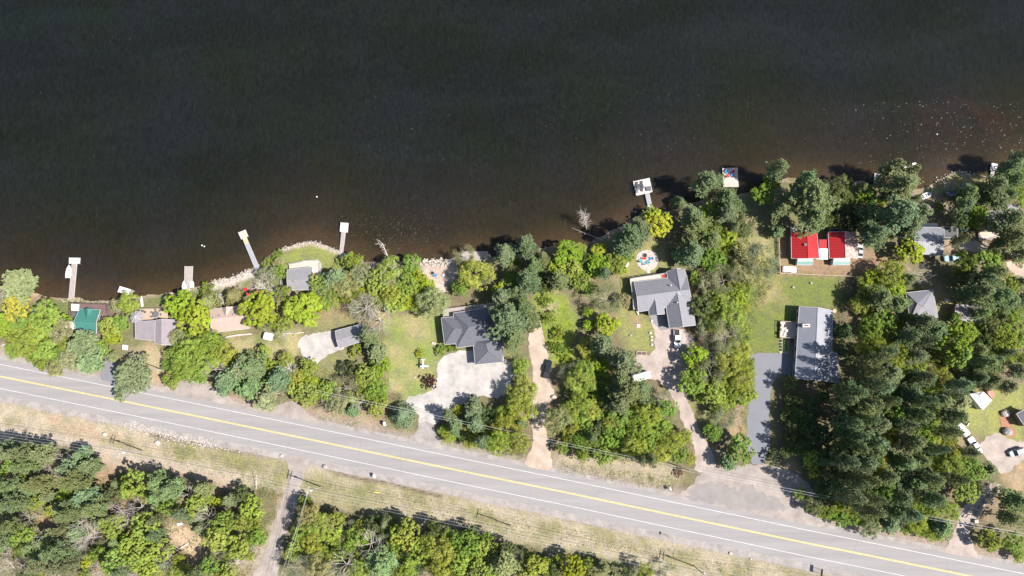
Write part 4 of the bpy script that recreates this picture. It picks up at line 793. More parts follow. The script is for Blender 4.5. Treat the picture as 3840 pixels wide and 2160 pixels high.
def trailer(name, label, px, py, dx, dy, L_, hw, h, m, cat='trailer', round_=.4):
    g = G(px, py, h*.7); p2 = G(px+dx, py+dy, h*.7); r = empty(name, (g.x, g.y, .04), math.atan2(p2.y-g.y, p2.x-g.x), label, cat)
    a, e = -L_/2, L_/2; b = LB(); secs = []
    for x, s_ in ((a, .55), (a+round_*.5, .9), (a+round_*1.3, 1), (e-round_*1.6, 1), (e-round_*.6, .86), (e, .45)):
        hh = h*(.62+.38*s_); w = hw*(.8+.2*s_); secs.append([(x, -w, .45), (x, -w, hh*.82), (x, -w*.7, hh*.97), (x, 0, hh), (x, w*.7, hh*.97), (x, w, hh*.82), (x, w, .45)])
    b.loft(secs); b.build('body', m, r)
    for y in (-1, 1): wheel(r, -.2, y*(hw-.12), .32)
    b = LB(); b.tube((e-.1, -.4, .45), (e+.9, 0, .45), .04, .04, 5); b.tube((e-.1, .4, .45), (e+.9, 0, .45), .04, .04, 5); b.build('drawbar', M['black'], r)
    b = LB(); b.box(-.35, .35, hw-.02, hw+.015, 1.0, 1.45); b.box(-.35, .35, -hw-.015, -hw+.02, 1.0, 1.45); b.build('window', M['glass'], r)
    return r
trailer('caravan', 'white covered caravan half under pines left of the pink gravel drive', 2405, 1412, 60, -16, 5.6, 1.15, 2.5, M['white'], 'caravan', .7)
trailer('teardrop_trailer', 'small round white camping trailer on grass by the tan-roofed cottage', 1004, 1261, 30, 6, 2.7, 1.15, 2.0, M['white'], 'trailer', .6)
trailer('covered_car', 'white-covered vehicle in the corner of the red cottage yard fence', 2960, 1010, 30, 2, 4.1, .95, 1.6, M['white'], 'covered car', .7)
trailer('cargo_trailer', 'plain white cargo trailer above the white pickup at the right', 3610, 1612, 30, 32, 4.0, 1.05, 2.2, M['white'], 'trailer', .15)
g = G(3621, 1589, .5); r = empty('motorcycle', (g.x, g.y, .03), -.6, 'black motorcycle standing above the white cargo trailer', 'motorcycle')
for x in (-.65, .65): b = LB(); b.tube((x, -.06, .32), (x, .06, .32), .32, .32, 12); b.build('wheel', M['tyre'], r)
b = LB(); b.loft([[(-.7,-.1,.7),(-.7,.1,.7),(-.7,.08,.85),(-.7,-.08,.85)],[(0,-.16,.6),(0,.16,.6),(0,.14,.9),(0,-.14,.9)],[(.45,-.12,.6),(.45,.12,.6),(.45,.1,.95),(.45,-.1,.95)]]); b.build('body', M['black'], r)
b = LB(); b.tube((.5,-.38,1.0),(.5,.38,1.0),.03,.03,5); b.tube((.5,0,1.0),(.65,0,.32),.04,.04,5); b.build('handlebar', M['chrome'], r)
# ---------------------------------------------------------------- chairs, tables, garden things
def adirondack(m):
    r = empty('garden_chair', (0,0,0)); 
    b = LB(); [b.box(-.32+i*.14, -.2+i*.14, -.3, .3, .36-.02*i, .39-.02*i) for i in range(5)]; b.build('seat', m, r)
    b = LB()
    for i in range(5):
        y = -.28+i*.14; hh = 1.0-.05*abs(i-2); b.add([(-.3, y-.06, .3), (-.3, y+.06, .3), (-.62, y+.06, hh), (-.62, y-.06, hh), (-.33, y-.06, .28), (-.33, y+.06, .28), (-.65, y+.06, hh), (-.65, y-.06, hh)], [(3,2,1,0),(4,5,6,7),(0,1,5,4),(1,2,6,5),(2,3,7,6),(3,0,4,7)])
    b.build('backrest', m, r)
    for s_ in (-1, 1):
        b = LB(); b.box(-.42, .42, s_*.38-.07, s_*.38+.07, .56, .6); b.build('armrest', m, r)
        b = LB(); b.box(.3, .38, s_*.34-.04, s_*.34+.04, 0, .56); b.build('leg', m, r); b = LB(); b.box(-.42, -.34, s_*.34-.04, s_*.34+.04, 0, .56); b.build('leg', m, r)
    return r
first = {}
def chair(px, py, deg, m, label, group, z=0.0):
    g = G(px, py, z+.5)
    if m not in first: o = first[m] = adirondack(M[m])
    else: o = copy_tree(first[m])
    o.location = (g.x, g.y, z); o.rotation_euler = (0, 0, math.radians(deg)); tag(o, label, 'chair', group); return o
gF = 'plastic chairs on the pine-shaded dock'; gP = 'chairs on the round patio'; gS = 'red chairs on the lakeside lawn'
zd = .06
chair(2726, 645, -50, 'bluec', 'blue chair at the upper left of the pine-shaded dock group', gF, zd); chair(2748, 644, 230, 'redc', 'red chair at the upper right of the pine-shaded dock group', gF, zd)
chair(2731, 659, 30, 'redc', 'red chair at the lower left of the pine-shaded dock group', gF, zd); chair(2746, 656, 160, 'bluec', 'blue chair at the lower right of the pine-shaded dock group', gF, zd)
chair(2403, 977, 40, 'teal', 'turquoise chair at the left rim of the round patio', gP, .1); chair(2417, 987, 80, 'teal', 'turquoise chair at the bottom of the round patio', gP, .1)
chair(2431, 981, 120, 'teal', 'turquoise chair at the lower right of the round patio', gP, .1); chair(2441, 970, 190, 'bluec', 'blue chair at the right of the round patio', gP, .1)
for x, y, d, lb in ((922,1085,20,'red chair left of the lakeside fire ring, upper one'),(928,1101,60,'red chair left of the lakeside fire ring, lower one'),(953,1106,90,'red chair straight below the lakeside fire ring'),(968,1092,130,'red chair right of the lakeside fire ring')): chair(x, y, d, 'redc', lb, gS)
chair(1177, 1031, 170, 'redc', 'upper red chair on the deck beside the square grey cottage', 'red chairs on the white deck', .8); chair(1177, 1047, 190, 'redc', 'lower red chair on the deck beside the square grey cottage', 'red chairs on the white deck', .8)
chair(3287, 684, 200, 'teal', 'upper turquoise chair on the leaning small dock', 'turquoise chairs', .06); chair(3290, 694, 160, 'teal', 'lower turquoise chair on the leaning small dock', 'turquoise chairs', .06)
chair(2490, 1034, 100, 'redc', 'red seat on the beige balcony of the grey gabled house', None, 2.6)
def ring(name, label, px, py, r=.6, z=.05, m='stoned', cat='fire pit'):
    g = G(px, py, z); b = MB(); rnd = random.Random(int(px))
    for i in range(11): a = i*2*math.pi/11; b.blob((g.x+r*math.cos(a), g.y+r*math.sin(a), z+.08), .17, .17, .14, rnd, .2, 6, 4)
    o = b.build(name, M[m], at=(g.x, g.y, z)); a_ = MB(); a_.tube((g.x, g.y, z+.0), (g.x, g.y, z+.05), r*.8, r*.8, 12); a_.build('ash_bed', M['black'], o); tag(o, label, cat)
ring('fire_ring', 'dark stone fire ring on the lakeside lawn among red chairs', 952, 1076, .55); ring('fire_ring', 'fire ring at the top of the round patio', 2418, 958, .75, .1); ring('fire_ring', 'fire ring on the beige stone terrace by the shore', 1621, 1024, .6)
b = MB(); c = G(2428, 976); pts = [(c.x+3.5*math.cos(a)*(1+.05*math.sin(3*a)), c.y+3.4*math.sin(a)) for a in [i*2*math.pi/22 for i in range(22)]]; b.prism(pts, .01, .09); tag(b.build('round_patio', mat('pale flagstones', (.36,.32,.29), .9, .2, 1.2, (.46,.42,.39), bump=.4)), 'round patio of pale flagstones with chairs above the grey gabled house', 'patio')
b = MB(); g = G(2415, 969, .4); b.box(g.x-.85, g.x+.7, g.y-.3, g.y+.3, .42, .48); b.box(g.x-.8, g.x-.7, g.y-.28, g.y+.28, .09, .42); b.box(g.x+.55, g.x+.65, g.y-.28, g.y+.28, .09, .42); tag(b.build('bench', M['redc']), 'red bench beside the fire ring on the round patio', 'bench')
for i, (x, y) in enumerate(((2431,1010),(2430,1017),(2432,1023))): b = MB(); b.prism(quadpts([(x-6,y-3),(x+7,y-3),(x+8,y+3),(x-7,y+3)]), .01, .07); tag(b.build('stepping_stone', M['stone']), ('top','middle','bottom')[i]+' stepping stone between round patio and beige balcony', 'stepping stone', 'stepping stones')
def slab(name, label, cat, px, z0, z1, m, group=None): b = MB(); b.prism(quadpts(px, z1), z0, z1); return tag(b.build(name, M[m]), label, cat, group)
slab('table', 'white folding table tilted on the lawn left of the round patio', 'table', [(2345,1000),(2355,983),(2359,990),(2350,1003)], .5, .58, 'white')
slab('paving_slab', 'square white slab on the lawn left of the stone row', 'slab', [(2389,1216),(2400,1216),(2400,1227),(2389,1227)], .01, .12, 'white')
slab('paving_slab', 'small tilted white slab on the smooth grey paving', 'slab', [(2441,1204),(2446,1199),(2449,1202),(2444,1208)], .06, .3, 'white')
slab('side_steps', 'white entry steps at the lower left corner of the grey gabled house', 'steps', [(2385,1166),(2391,1163),(2398,1179),(2393,1181)], .01, .5, 'cream')
slab('pallet', 'white slab on brown soil at the bottom left wood clearing', 'pallet', [(665,1962),(682,1960),(684,1969),(663,1972)], .02, .2, 'white')
slab('storage_box', 'small white box hut among the left bushes', 'box', [(41,1224),(63,1229),(60,1244),(40,1240)], .01, 1.6, 'white')
slab('canopy', 'white square canopy on the corner of the brown deck', 'canopy', [(267,1139),(297,1141),(295,1166),(267,1164)], 2.6, 2.7, 'white')
slab('hot_tub', 'dark square hot tub on the left of the green-roofed cottage deck', 'hot tub', [(269,1170),(290,1172),(288,1190),(270,1188)], .9, 1.7, 'rdark')
slab('tarpaulin', 'blue tarpaulin between green cottage and yellow-green bush', 'tarpaulin', [(410,1187),(446,1189),(444,1202),(412,1199)], .01, .5, 'lens')
g = G(256, 1221, .8); b = MB(); b.tube((g.x, g.y, 0), (g.x, g.y, .9), 1.05, 1.05, 20); tag(b.build('water_tank', M['cream']), 'round cream tank left of the green-roofed cottage', 'tank')
slab('paving', 'pale paving beside the round cream tank', 'paving', [(258,1206),(280,1208),(284,1236),(262,1234)], .01, .08, 'cream')
slab('storage_box', 'small white utility box on posts above the road pine', 'box', [(459,1292),(473,1294),(471,1312),(458,1310)], .01, 1.1, 'white')
g = G(584, 1179, 1.5); r = empty('dining_table', (g.x, g.y, .8), 0, 'round blue grey dining table on the tan deck', 'table'); b = LB(); b.tube((0,0,.7),(0,0,.76),1.0,1.0,18); b.build('table_top', M['rslate'], r); b = LB(); b.tube((0,0,0),(0,0,.7),.08,.08,6); b.build('leg', M['black'], r)
for i in range(7):
    a = i*2*math.pi/7; q = empty('dining_chair', (g.x+1.45*math.cos(a), g.y+1.45*math.sin(a), .8), a, 'dark chair at the %s of the round dining table on the tan deck' % ('right','upper right','upper left side','left','lower left side','bottom','lower right')[i], 'chair', 'chairs around the round dining table')
    b = LB(); b.box(-.22,.22,-.22,.22,.42,.46); b.build('seat', M['rdark'], q); b = LB(); b.box(.2,.24,-.22,.22,.46,.9); b.build('backrest', M['rdark'], q)
    for sx_ in (-.2,.2):
        for sy_ in (-.2,.2): b = LB(); b.box(sx_-.02,sx_+.02,sy_-.02,sy_+.02,0,.42); b.build('leg', M['black'], q)
def lounger(px, py, deg, label, group, z, m='rdark'):
    g = G(px, py, z+.3); r = empty('sun_lounger', (g.x, g.y, z), math.radians(deg), label, 'lounger', group)
    b = LB(); b.box(-.9,.35,-.32,.32,.28,.36); b.build('seat', M[m], r); b = LB(); b.add([(.35,-.32,.3),(.35,.32,.3),(.95,.32,.75),(.95,-.32,.75),(.35,-.32,.22),(.35,.32,.22),(.95,.32,.67),(.95,-.32,.67)], [(0,1,2,3),(7,6,5,4),(0,4,5,1),(1,5,6,2),(2,6,7,3),(3,7,4,0)]); b.build('backrest', M[m], r)
    for x, y in ((-.8,-.28),(-.8,.28),(.7,-.28),(.7,.28)): b = LB(); b.box(x-.03,x+.03,y-.03,y+.03,0,.28); b.build('leg', M['alu'], r)
lounger(539, 1168, -25, 'dark sun lounger on the tan deck near the gazebo', None, .8)
gE = 'dark seats on the square swim dock'
for i, (x, y) in enumerate(((2387,693),(2405,690),(2386,703),(2406,700),(2397,701),(2409,708),(2390,714))):
    lounger(x, y, 75, ('topmost left','topmost right','second left','second right','middle','third right','lowest')[i]+' dark seat on the square swim dock', gE, .06, 'rdark' if i < 6 else 'rmetal')
slab('swim_ladder_bench', 'grey barrel-like bench on the right half of the square swim dock', 'bench', [(2421,700),(2441,697),(2443,713),(2424,715)], .05, .5, 'rslate')
for i, (x, y) in enumerate(((2935,1220),(2948,1222),(2937,1236),(2950,1240),(2930,1251),(2944,1253))): slab('patio_seat', ('first','second','third','fourth','fifth','sixth')[i]+' from top of the pale seats on the timber deck', 'chair', [(x-5,y-5),(x+5,y-5),(x+5,y+5),(x-5,y+5)], .81, 1.3, ('cream','black')[i % 2] if i in (1, 4) else 'cream', 'patio seats on the timber deck')
slab('tarpaulin', 'blue tarpaulin on the ground below the flat dark outbuilding roof', 'tarpaulin', [(3602,858),(3628,854),(3630,865),(3606,870)], .02, .4, 'lens')
slab('awning', 'purple awning over a small deck below the grey rowing boat', 'awning', [(3474,776),(3488,772),(3494,786),(3482,794)], 1.2, 1.28, 'purple')
slab('bench', 'white bench-like shelf on the grassy right shore', 'bench', [(3632,688),(3664,690),(3664,700),(3634,698)], .4, .5, 'white')
slab('shed_roof_shelter', 'low blue grey shelter roof under the right shore pines', 'shelter', [(3548,714),(3586,712),(3584,736),(3552,738)], 1.9, 2.0, 'rslate')
r = empty('pergola', (*P2(3562, 700), 0), 0, 'open timber pergola frame on the grassy right shore', 'pergola')
q = quadpts([(3542,686),(3578,688),(3578,714),(3542,712)], 2.2)
for i in range(4): b = MB(); b.box(q[i][0]-.07, q[i][0]+.07, q[i][1]-.07, q[i][1]+.07, 0, 2.1); b.build('post', M['wood'], r)
b = MB()
for i in range(4): b.tube((*q[i], 2.15), (*q[(i+1)%4], 2.15), .07, .07, 4)
for t_ in (.2, .4, .6, .8): a_ = Vector((*q[0], 2.22)).lerp(Vector((*q[1], 2.22)), t_); c_ = Vector((*q[3], 2.22)).lerp(Vector((*q[2], 2.22)), t_); b.tube(a_, c_, .05, .05, 4)
b.build('beam', M['wood'], r)
pn = 0; rp_ = random.Random(8)
for yy, row in ((1279,'first'),(1290,'second'),(1301,'third'),(1312,'fourth')):
    for xx, sd_ in ((2932,'left'),(2943,'middle'),(2952,'right')):
        g = G(xx, yy, .4); b = MB(); b.blob((g.x, g.y, .33), .38, .38, .32, rp_, .3, 8, 5); o = b.build('potted_plant', [M['tgreen']] if 'tgreen' in M else M.setdefault('tgreen', mat('clipped green foliage', (.13,.19,.06), .9, .35, 4, bump=1.0)), at=(g.x, g.y, 0))
        tag(o, 'round green plant on the pale terrace, %s row from top, %s' % (row, sd_), 'plant', 'round plants on the terrace')
# planter, steps, small garden things
r = empty('raised_bed', (*P2(2406, 1326), 0), 0, 'timber raised bed of brown soil below the lawn', 'planter'); b = MB(); q = quadpts([(2388,1318),(2424,1319),(2424,1332),(2388,1331)], .4); b.prism(q, 0, .35); b.build('soil', M['woodred'], r)
b = MB(); [b.tube((*q[i], .36), (*q[(i+1)%4], .36), .09, .09, 4) for i in range(4)]; m0 = ((q[0][0]+q[1][0])/2, (q[0][1]+q[1][1])/2); m1_ = ((q[2][0]+q[3][0])/2, (q[2][1]+q[3][1])/2); b.tube((*m0, .36), (*m1_, .36), .06, .06, 4); b.build('frame', M['fence'], r)
sheet('flower_bed', [(3740,1540),(3760,1536),(3788,1544),(3790,1565),(3792,1590),(3812,1627),(3798,1642),(3768,1636),(3755,1600),(3750,1570)], M['soil'], .03, label='long red brown mulch bed with two boulders on the right lawn')
def boulder(px, py, r_, label, m='stone', group=None, rz=.6, ry=None):
    g = G(px, py, r_*.4); rnd = random.Random(int(px*7+py)); b = MB(); b.blob((g.x, g.y, r_*rz*.55), r_, ry or r_*.85, r_*rz, rnd, .16, 9, 6); o = b.build('boulder', M[m], at=(g.x, g.y, 0)); tag(o, label, 'boulder', group)
boulder(3771, 1551, 1.25, 'pale boulder at the top of the red brown mulch bed', 'stone', None, .7); boulder(3778, 1619, 1.35, 'grey boulder at the bottom of the red brown mulch bed', 'stoned', None, .8)
for x, y, o_ in ((2438,1248,'first'),(2443,1263,'second'),(2443,1275,'third'),(2444,1292,'fourth')): boulder(x, y, .48, o_+' from top of the pale stones left of the pink gravel drive', 'stone', 'stones lining the drive')
for x, y, o_ in ((3738,1841,'first'),(3718,1862,'second'),(3697,1883,'third'),(3681,1906,'fourth'),(3668,1928,'fifth'),(3631,2028,'lowest')): boulder(x, y, .8, o_+' from top of the boulders lining the shaded gravel drive', 'stoned', 'boulders lining the shaded drive')
slab('storage_box', 'grey utility box at the foot of the boulder row', 'box', [(3656,1950),(3669,1949),(3670,1962),(3657,1963)], .01, 1.0, 'cream')
for x, y, o_ in ((1622,1286,'left'),(1630,1289,'right')): boulder(x, y, .5, o_+' small pale rock beside the slate-roofed house lawn', 'stone', 'lawn rocks')
boulder(1555, 1416, .3, 'tiny white rock on the lawn left of the purple shrub'); boulder(2364, 1258, .45, 'brown stump-like rock on the lawn left of the stone row', 'stoned'); boulder(1056, 1709, .6, 'pale rock at the verge corner beside the gravel track'); boulder(1218, 1750, .8, 'pale rock patch on the verge right of the track', 'stoned')
boulder(2077, 1489, .9, 'pale rock beside the sandy drive below the black pickup'); boulder(392, 1628, .8, 'large pale rock on the left verge above the leftmost pole'); boulder(590, 1660, .9, 'pale outcrop on the verge right of the leftmost pole'); boulder(990, 1075+1, .25, 'small stone right of the lakeside fire ring')
boulder(2739, 2075, .5, 'white rock on the verge at lower right'); boulder(3552, 1127, .9, 'box-shaped pale rock on the clearing right of the hip roof', 'stone', None, .8); boulder(2816, 2096, .35, 'small white rock on the lower right verge')
def stump(px, py, label):
    g = G(px, py, .4); b = MB(); b.tube((g.x, g.y, 0), (g.x, g.y, .45), .42, .34, 10); tag(b.build('tree_stump', M['pole'], at=(g.x, g.y, 0)), label, 'tree stump')
stump(2976, 1078, 'tree stump on the right lawn, lower left of two'); stump(3043, 1061, 'tree stump on the right lawn, upper right of two')
g = G(1588, 1368, 1.2); r = empty('garden_windmill', (g.x, g.y, 0), 0, 'blue and white toy aeroplane on a post on the lawn', 'garden ornament')
b = LB(); b.tube((0,0,0),(0,0,1.9),.06,.05,6); b.build('post', M['pole'], r); b = LB(); b.loft([[(-.05,1.6,1.95),(.05,1.6,1.95),(.05,1.6,2.05),(-.05,1.6,2.05)],[(-.2,0,1.9),(.2,0,1.9),(.2,0,2.2),(-.2,0,2.2)],[(-.22,-1.0,1.9),(.22,-1.0,1.9),(.2,-1.0,2.2),(-.2,-1.0,2.2)],[(-.08,-1.4,2.0),(.08,-1.4,2.0),(.08,-1.4,2.1),(-.08,-1.4,2.1)]]); b.build('fuselage', M['white'], r)
b = LB(); b.box(-.75,1.7,-.75,-.3,2.21,2.27); b.build('wing', mat('pale aqua paint', (.45,.7,.75), .4, .1), r); b = LB(); b.box(-.5,.6,1.35,1.62,2.06,2.1); b.build('tail_plane', M['white'], r)
# fences
def fence(label, px, z=1.3, every=2.3, m='fence'):
    pl = [P2(*q) for q in px]; c = pl[len(pl)//2]; r = empty('fence', (*c, 0), 0, label, 'fence')
    rb = MB(); k = 0
    for i in range(len(pl)-1):
        a = Vector(pl[i]); d = Vector(pl[i+1])-a; L_ = d.length; d.normalize(); rb.obox(a+d*L_/2, d.x, d.y, L_, .12, z-.12, z); rb.obox(a+d*L_/2, d.x, d.y, L_, .05, z*.35, z*.35+.12)
        for j in range(int(L_/.35)): p = a+d*(j*.35); rb.obox(p, d.x, d.y, .2, .03, .1, z-.121)
        for j in range(int(L_/every)+1): p = a+d*(j*every); b = MB(); b.box(p.x-.08, p.x+.08, p.y-.08, p.y+.08, 0, z+.12); b.build('post', M[m], r)
    rb.build('rail_panel', M[m], r)
fence('pale timber fence around the red-roofed cottage yard', [(2916,885),(2918,930),(2921,1028),(3060,1034),(3209,1040)])
fence('light board fence with shadow beside the lime tree on the right', [(3340,938),(3346,955),(3380,958)]); 
# mailboxes, signs
def post_box(px, py, label, m='white', h=1.2, s=.5, name='mailbox', cat='mailbox'):
    g = G(px, py, h); r = empty(name, (g.x, g.y, 0), .3, label, cat); b = LB(); b.box(-.06,.06,-.06,.06,0,h); b.build('post', M['pole'], r); b = LB(); b.box(-s/2,s/2,-s*.7,s*.7,h,h+.45); b.tube((0,-s*.7,h+.42),(0,s*.7,h+.42),s*.48,s*.48,10); b.build('box', M[m], r); 
post_box(1442, 1590, 'white roadside mailbox above the road by the dark round conifer', s=.8); post_box(1403, 1786, 'white roadside box on the verge below the road', s=.7); post_box(2512, 1833, 'white mailbox at the left end of the wide pull-off', s=.6); post_box(298, 1668, 'small dark roadside box on the grass above the left road', 'black', .9, .4)
def sign(px, py, dx, dy, w, h, hh, label, m='black', posts=1):
    g = G(px, py, 0); r = empty('road_sign', (g.x, g.y, 0), math.atan2(-dy, dx), label, 'sign')
    for i in range(posts): y = (i-(posts-1)/2)*w*.6; b = LB(); b.tube((0, y, 0), (0, y, hh+h*.8), .05, .05, 6); b.build('post', M['pole'], r)
    b = LB(); b.box(.051, .08, -w/2, w/2, hh, hh+h); b.build('panel', M[m], r)
sign(2499, 2007, 1, .2, .75, .75, 2.0, 'diamond-like road sign on the verge below the road', 'yellow'); sign(3068, 2140, 1, .2, 1.9, 1.2, 1.8, 'wide road sign with two posts at the lower right verge', 'black', 2)
g = G(1414, 1846, .3); b = MB(); b.obox((g.x, g.y), 1, -.1, 1.7, .18, .05, .35); tag(b.build('marker_tube', mat('yellow marker', (.75,.65,.03), .5, .05)), 'yellow marker tube lying on the verge', 'marker')
# utility poles and cables
def upole(px, py, h, label, arms=1, ang=0, xf=False, group='utility poles along the verge'):
    g = G(px, py, 0); r = empty('utility_pole', (g.x, g.y, 0), ang, label, 'utility pole', group)
    b = LB(); b.tube((0,0,-.3),(0,0,h),.17,.11,9); b.build('pole', M['pole'], r)
    for k in range(arms):
        z = h-.35-1.2*k; b = LB(); b.box(-.06, .06, -1.25, 1.25, z, z+.13); a_ = b.build('crossarm', M['pole'], r)
        for y in (-1.15, -.4, .4, 1.15): b = LB(); b.tube((0,y,z+.131),(0,y,z+.35),.06,.04,6); b.build('insulator', M['insul'], a_)
    if xf: b = LB(); b.tube((.35,0,h-3.2),(.35,0,h-2.3),.27,.27,10); b.build('transformer', M['insul'], r)
    return Vector((g.x, g.y, h)), ang
roaddir = math.radians(-11.5)
PA = [upole(538, 1691, 13.5, 'leftmost utility pole on the verge with a transformer', 2, roaddir, True), upole(1206, 1826, 13.5, 'utility pole beside the gravel track with double crossarm', 2, roaddir, True), upole(1913, 1970, 12.5, 'slim utility pole at the wood edge in the middle of the verge', 1, roaddir), upole(2604, 2123, 12.5, 'utility pole at the bottom right of the verge', 2, roaddir, True)]
def cable(label, pts, m='wire', sag=.9, r=.022):
    b = MB()
    for i in range(len(pts)-1):
        a, c = pts[i], pts[i+1]; k = 10; prev = a
        for j in range(1, k+1):
            t_ = j/k; q = a.lerp(c, t_); q.z -= sag*4*t_*(1-t_); b.tube(prev, q, r, r, 4, cap=False); prev = q
    o = b.build('power_cable', M[m]); tag(o, label, 'cable', 'overhead cables')
def ptat(P_, y, dz): v, a = P_; return v+Vector((-math.sin(a)*y, math.cos(a)*y, dz))
ends = [(Vector((-220, P2(-350,1510)[1], 13.2)), roaddir)]+PA+[(Vector((170, P2(3500,2330)[1], 12)), roaddir)]
for y, nm in ((-1.15,'lowest in the picture'),(-.4,'third from top'),(.4,'second from top'),(1.15,'uppermost')): cable('overhead cable on the verge crossarms, '+nm, [ptat(e, y, 0) for e in ends])
cable('thick low communication cable under the verge power cables', [ptat(e, .2, -4.5) for e in ends], 'black', 1.0, .035)
s0 = G(1040, 2200, 8); cable('service cable crossing from the track pole down along the gravel track', [ptat(PA[1], -.3, -1), s0], 'wire', .5, .03); cable('second service cable running down beside the gravel track', [ptat(PA[1], .5, -1.2), s0+Vector((1.2,0,0))], 'wire', .5, .03)
PB = [upole(612, 1387, 8.5, 'short utility pole on the dry lawn above the road', 0, roaddir, False, 'poles on the lake side of the road'), upole(2562, 1755, 9.5, 'pale utility pole beside the wide gravel pull-off', 0, roaddir, False, 'poles on the lake side of the road'), upole(3478, 1935, 9.5, 'utility pole buried in the pine stand edge at right', 0, roaddir, False, 'poles on the lake side of the road')]
nb = [G(1180, 1465, 9)]+[PB[1][0]]+[PB[2][0]]+[G(4100, 2050, 9)]
cable('upper cable along the lake side of the road over the pull-off', [v+Vector((0,.2,-.2)) for v in nb], 'wire', .5, .035); cable('lower cable along the lake side of the road over the pull-off', [v+Vector((0,-.5,-1)) for v in nb], 'wire', .6, .03)
# buoys and foam flecks on the lake; the pale flecks paint in sun sparkle
for px, py, lb in ((757,920,'left one of a pair of white buoys off the short dock'),(766,924,'right one of a pair of white buoys off the short dock'),(1188,738,'lone white buoy in the open lake left of centre'),(3514,503,'lone white buoy in the open lake at the right')):
    g = G(px, py, -.3); b = LB(); b.tube((0,0,-.2),(0,0,.12),.1,.26,8); b.tube((0,0,.12),(0,0,.35),.26,.06,8); o = b.build('buoy', M['white']); o.location = (g.x, g.y, -.4); tag(o, lb, 'buoy')
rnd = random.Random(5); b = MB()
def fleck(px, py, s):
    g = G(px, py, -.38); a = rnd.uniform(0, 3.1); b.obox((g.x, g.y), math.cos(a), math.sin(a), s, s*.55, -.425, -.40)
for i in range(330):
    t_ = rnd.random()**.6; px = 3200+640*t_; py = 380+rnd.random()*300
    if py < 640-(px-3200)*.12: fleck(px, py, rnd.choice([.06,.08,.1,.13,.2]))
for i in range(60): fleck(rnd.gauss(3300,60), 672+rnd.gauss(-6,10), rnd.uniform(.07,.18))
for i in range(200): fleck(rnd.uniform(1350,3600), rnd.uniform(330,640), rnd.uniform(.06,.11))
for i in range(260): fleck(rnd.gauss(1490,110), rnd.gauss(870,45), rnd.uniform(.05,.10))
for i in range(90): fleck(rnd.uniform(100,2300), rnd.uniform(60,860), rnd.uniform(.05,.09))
tag(b.build('glint_fleck', mat('pale foam', (.6,.6,.58), .8, .05)), 'small pale foam flecks painted as sun sparkle on the dark lake', 'glint', kind='stuff')
# shore stones and verge rubble
b = MB(); rnd = random.Random(9)
def stones(px, cnt, sp, r0, r1, z=0):
    pl = [P2(*q) for q in px]; 
    for _ in range(cnt):
        i = rnd.randrange(len(pl)-1); t_ = rnd.random(); x = pl[i][0]+(pl[i+1][0]-pl[i][0])*t_+rnd.gauss(0, sp); y = pl[i][1]+(pl[i+1][1]-pl[i][1])*t_+rnd.gauss(0, sp); r_ = rnd.uniform(r0, r1)
        b.blob((x, y, z+r_*.2), r_, r_*rnd.uniform(.6,1), r_*.6, rnd, .25, 6, 3)
stones([(800,1062),(873,1050),(915,1030),(950,1016)], 420, .7, .08, .3, -.2); stones([(1060,935),(1110,920),(1172,908),(1237,931),(1307,962)], 380, .4, .06, .22, -.2)
stones([(1583,982),(1620,985),(1660,982),(1700,985)], 130, .6, .15, .45); stones([(1590,1030),(1600,1005),(1630,992),(1660,1000)], 40, .2, .15, .25); stones([(230,1130),(281,1120),(323,1133),(422,1133),(460,1126)], 90, .4, .08, .25, -.2)
stones([(3520,690),(3560,655),(3600,645),(3660,655)], 60, .6, .1, .3, -.2); stones([(640,1102),(700,1094),(760,1082)], 60, .4, .08, .25, -.2); stones([(1650,1378),(1640,1360),(1660,1345)], 20, .5, .05, .15)
tag(b.build('shore_stone', M['stone']), 'pale loose stones heaped along the lake shore', 'stones', kind='stuff')
b = MB(); stones([(480,1590),(560,1618),(640,1640),(720,1652),(800,1670)], 480, .9, .07, .26); stones([(640,1640),(760,1664),(880,1688),(1040,1712)], 350, .4, .06, .2, -.3); stones([(280,1560),(380,1610),(470,1650)], 120, 1.8, .06, .2); stones([(100,1540),(500,1640),(900,1790)], 200, 5, .05, .16); stones([(450,1710),(600,1730),(900,1800)], 60, 1.5, .08, .25); stones([(2700,2080),(2900,2120),(3100,2160)], 80, 2.5, .05, .2); stones([(1300,1560),(1420,1600)], 60, 1.6, .05, .2)
tag(b.build('verge_rubble', M['stone']), 'broken pale rubble along the roadside ditch', 'rubble', kind='stuff')
# stone steps by the terrace
r = empty('steps', (*P2(1655, 1078), 0), 0, 'pale stone steps at the foot of the beige terrace', 'steps')
for i in range(4): b = MB(); y = 1066+i*8; b.prism(quadpts([(1628+i*2,y),(1670,y+1),(1669,y+5),(1630+i*2,y+4)], .3), .01, .1+.08*i); b.build('step', M['stone'], r)
slab('table', 'small white square table on the beige terrace', 'table', [(1664,1026),(1669,1031),(1664,1036),(1658,1031)], .45, .5, 'white')
chair(1634, 1031, 60, 'bluec', 'blue chair beside the fire ring on the beige terrace', None)
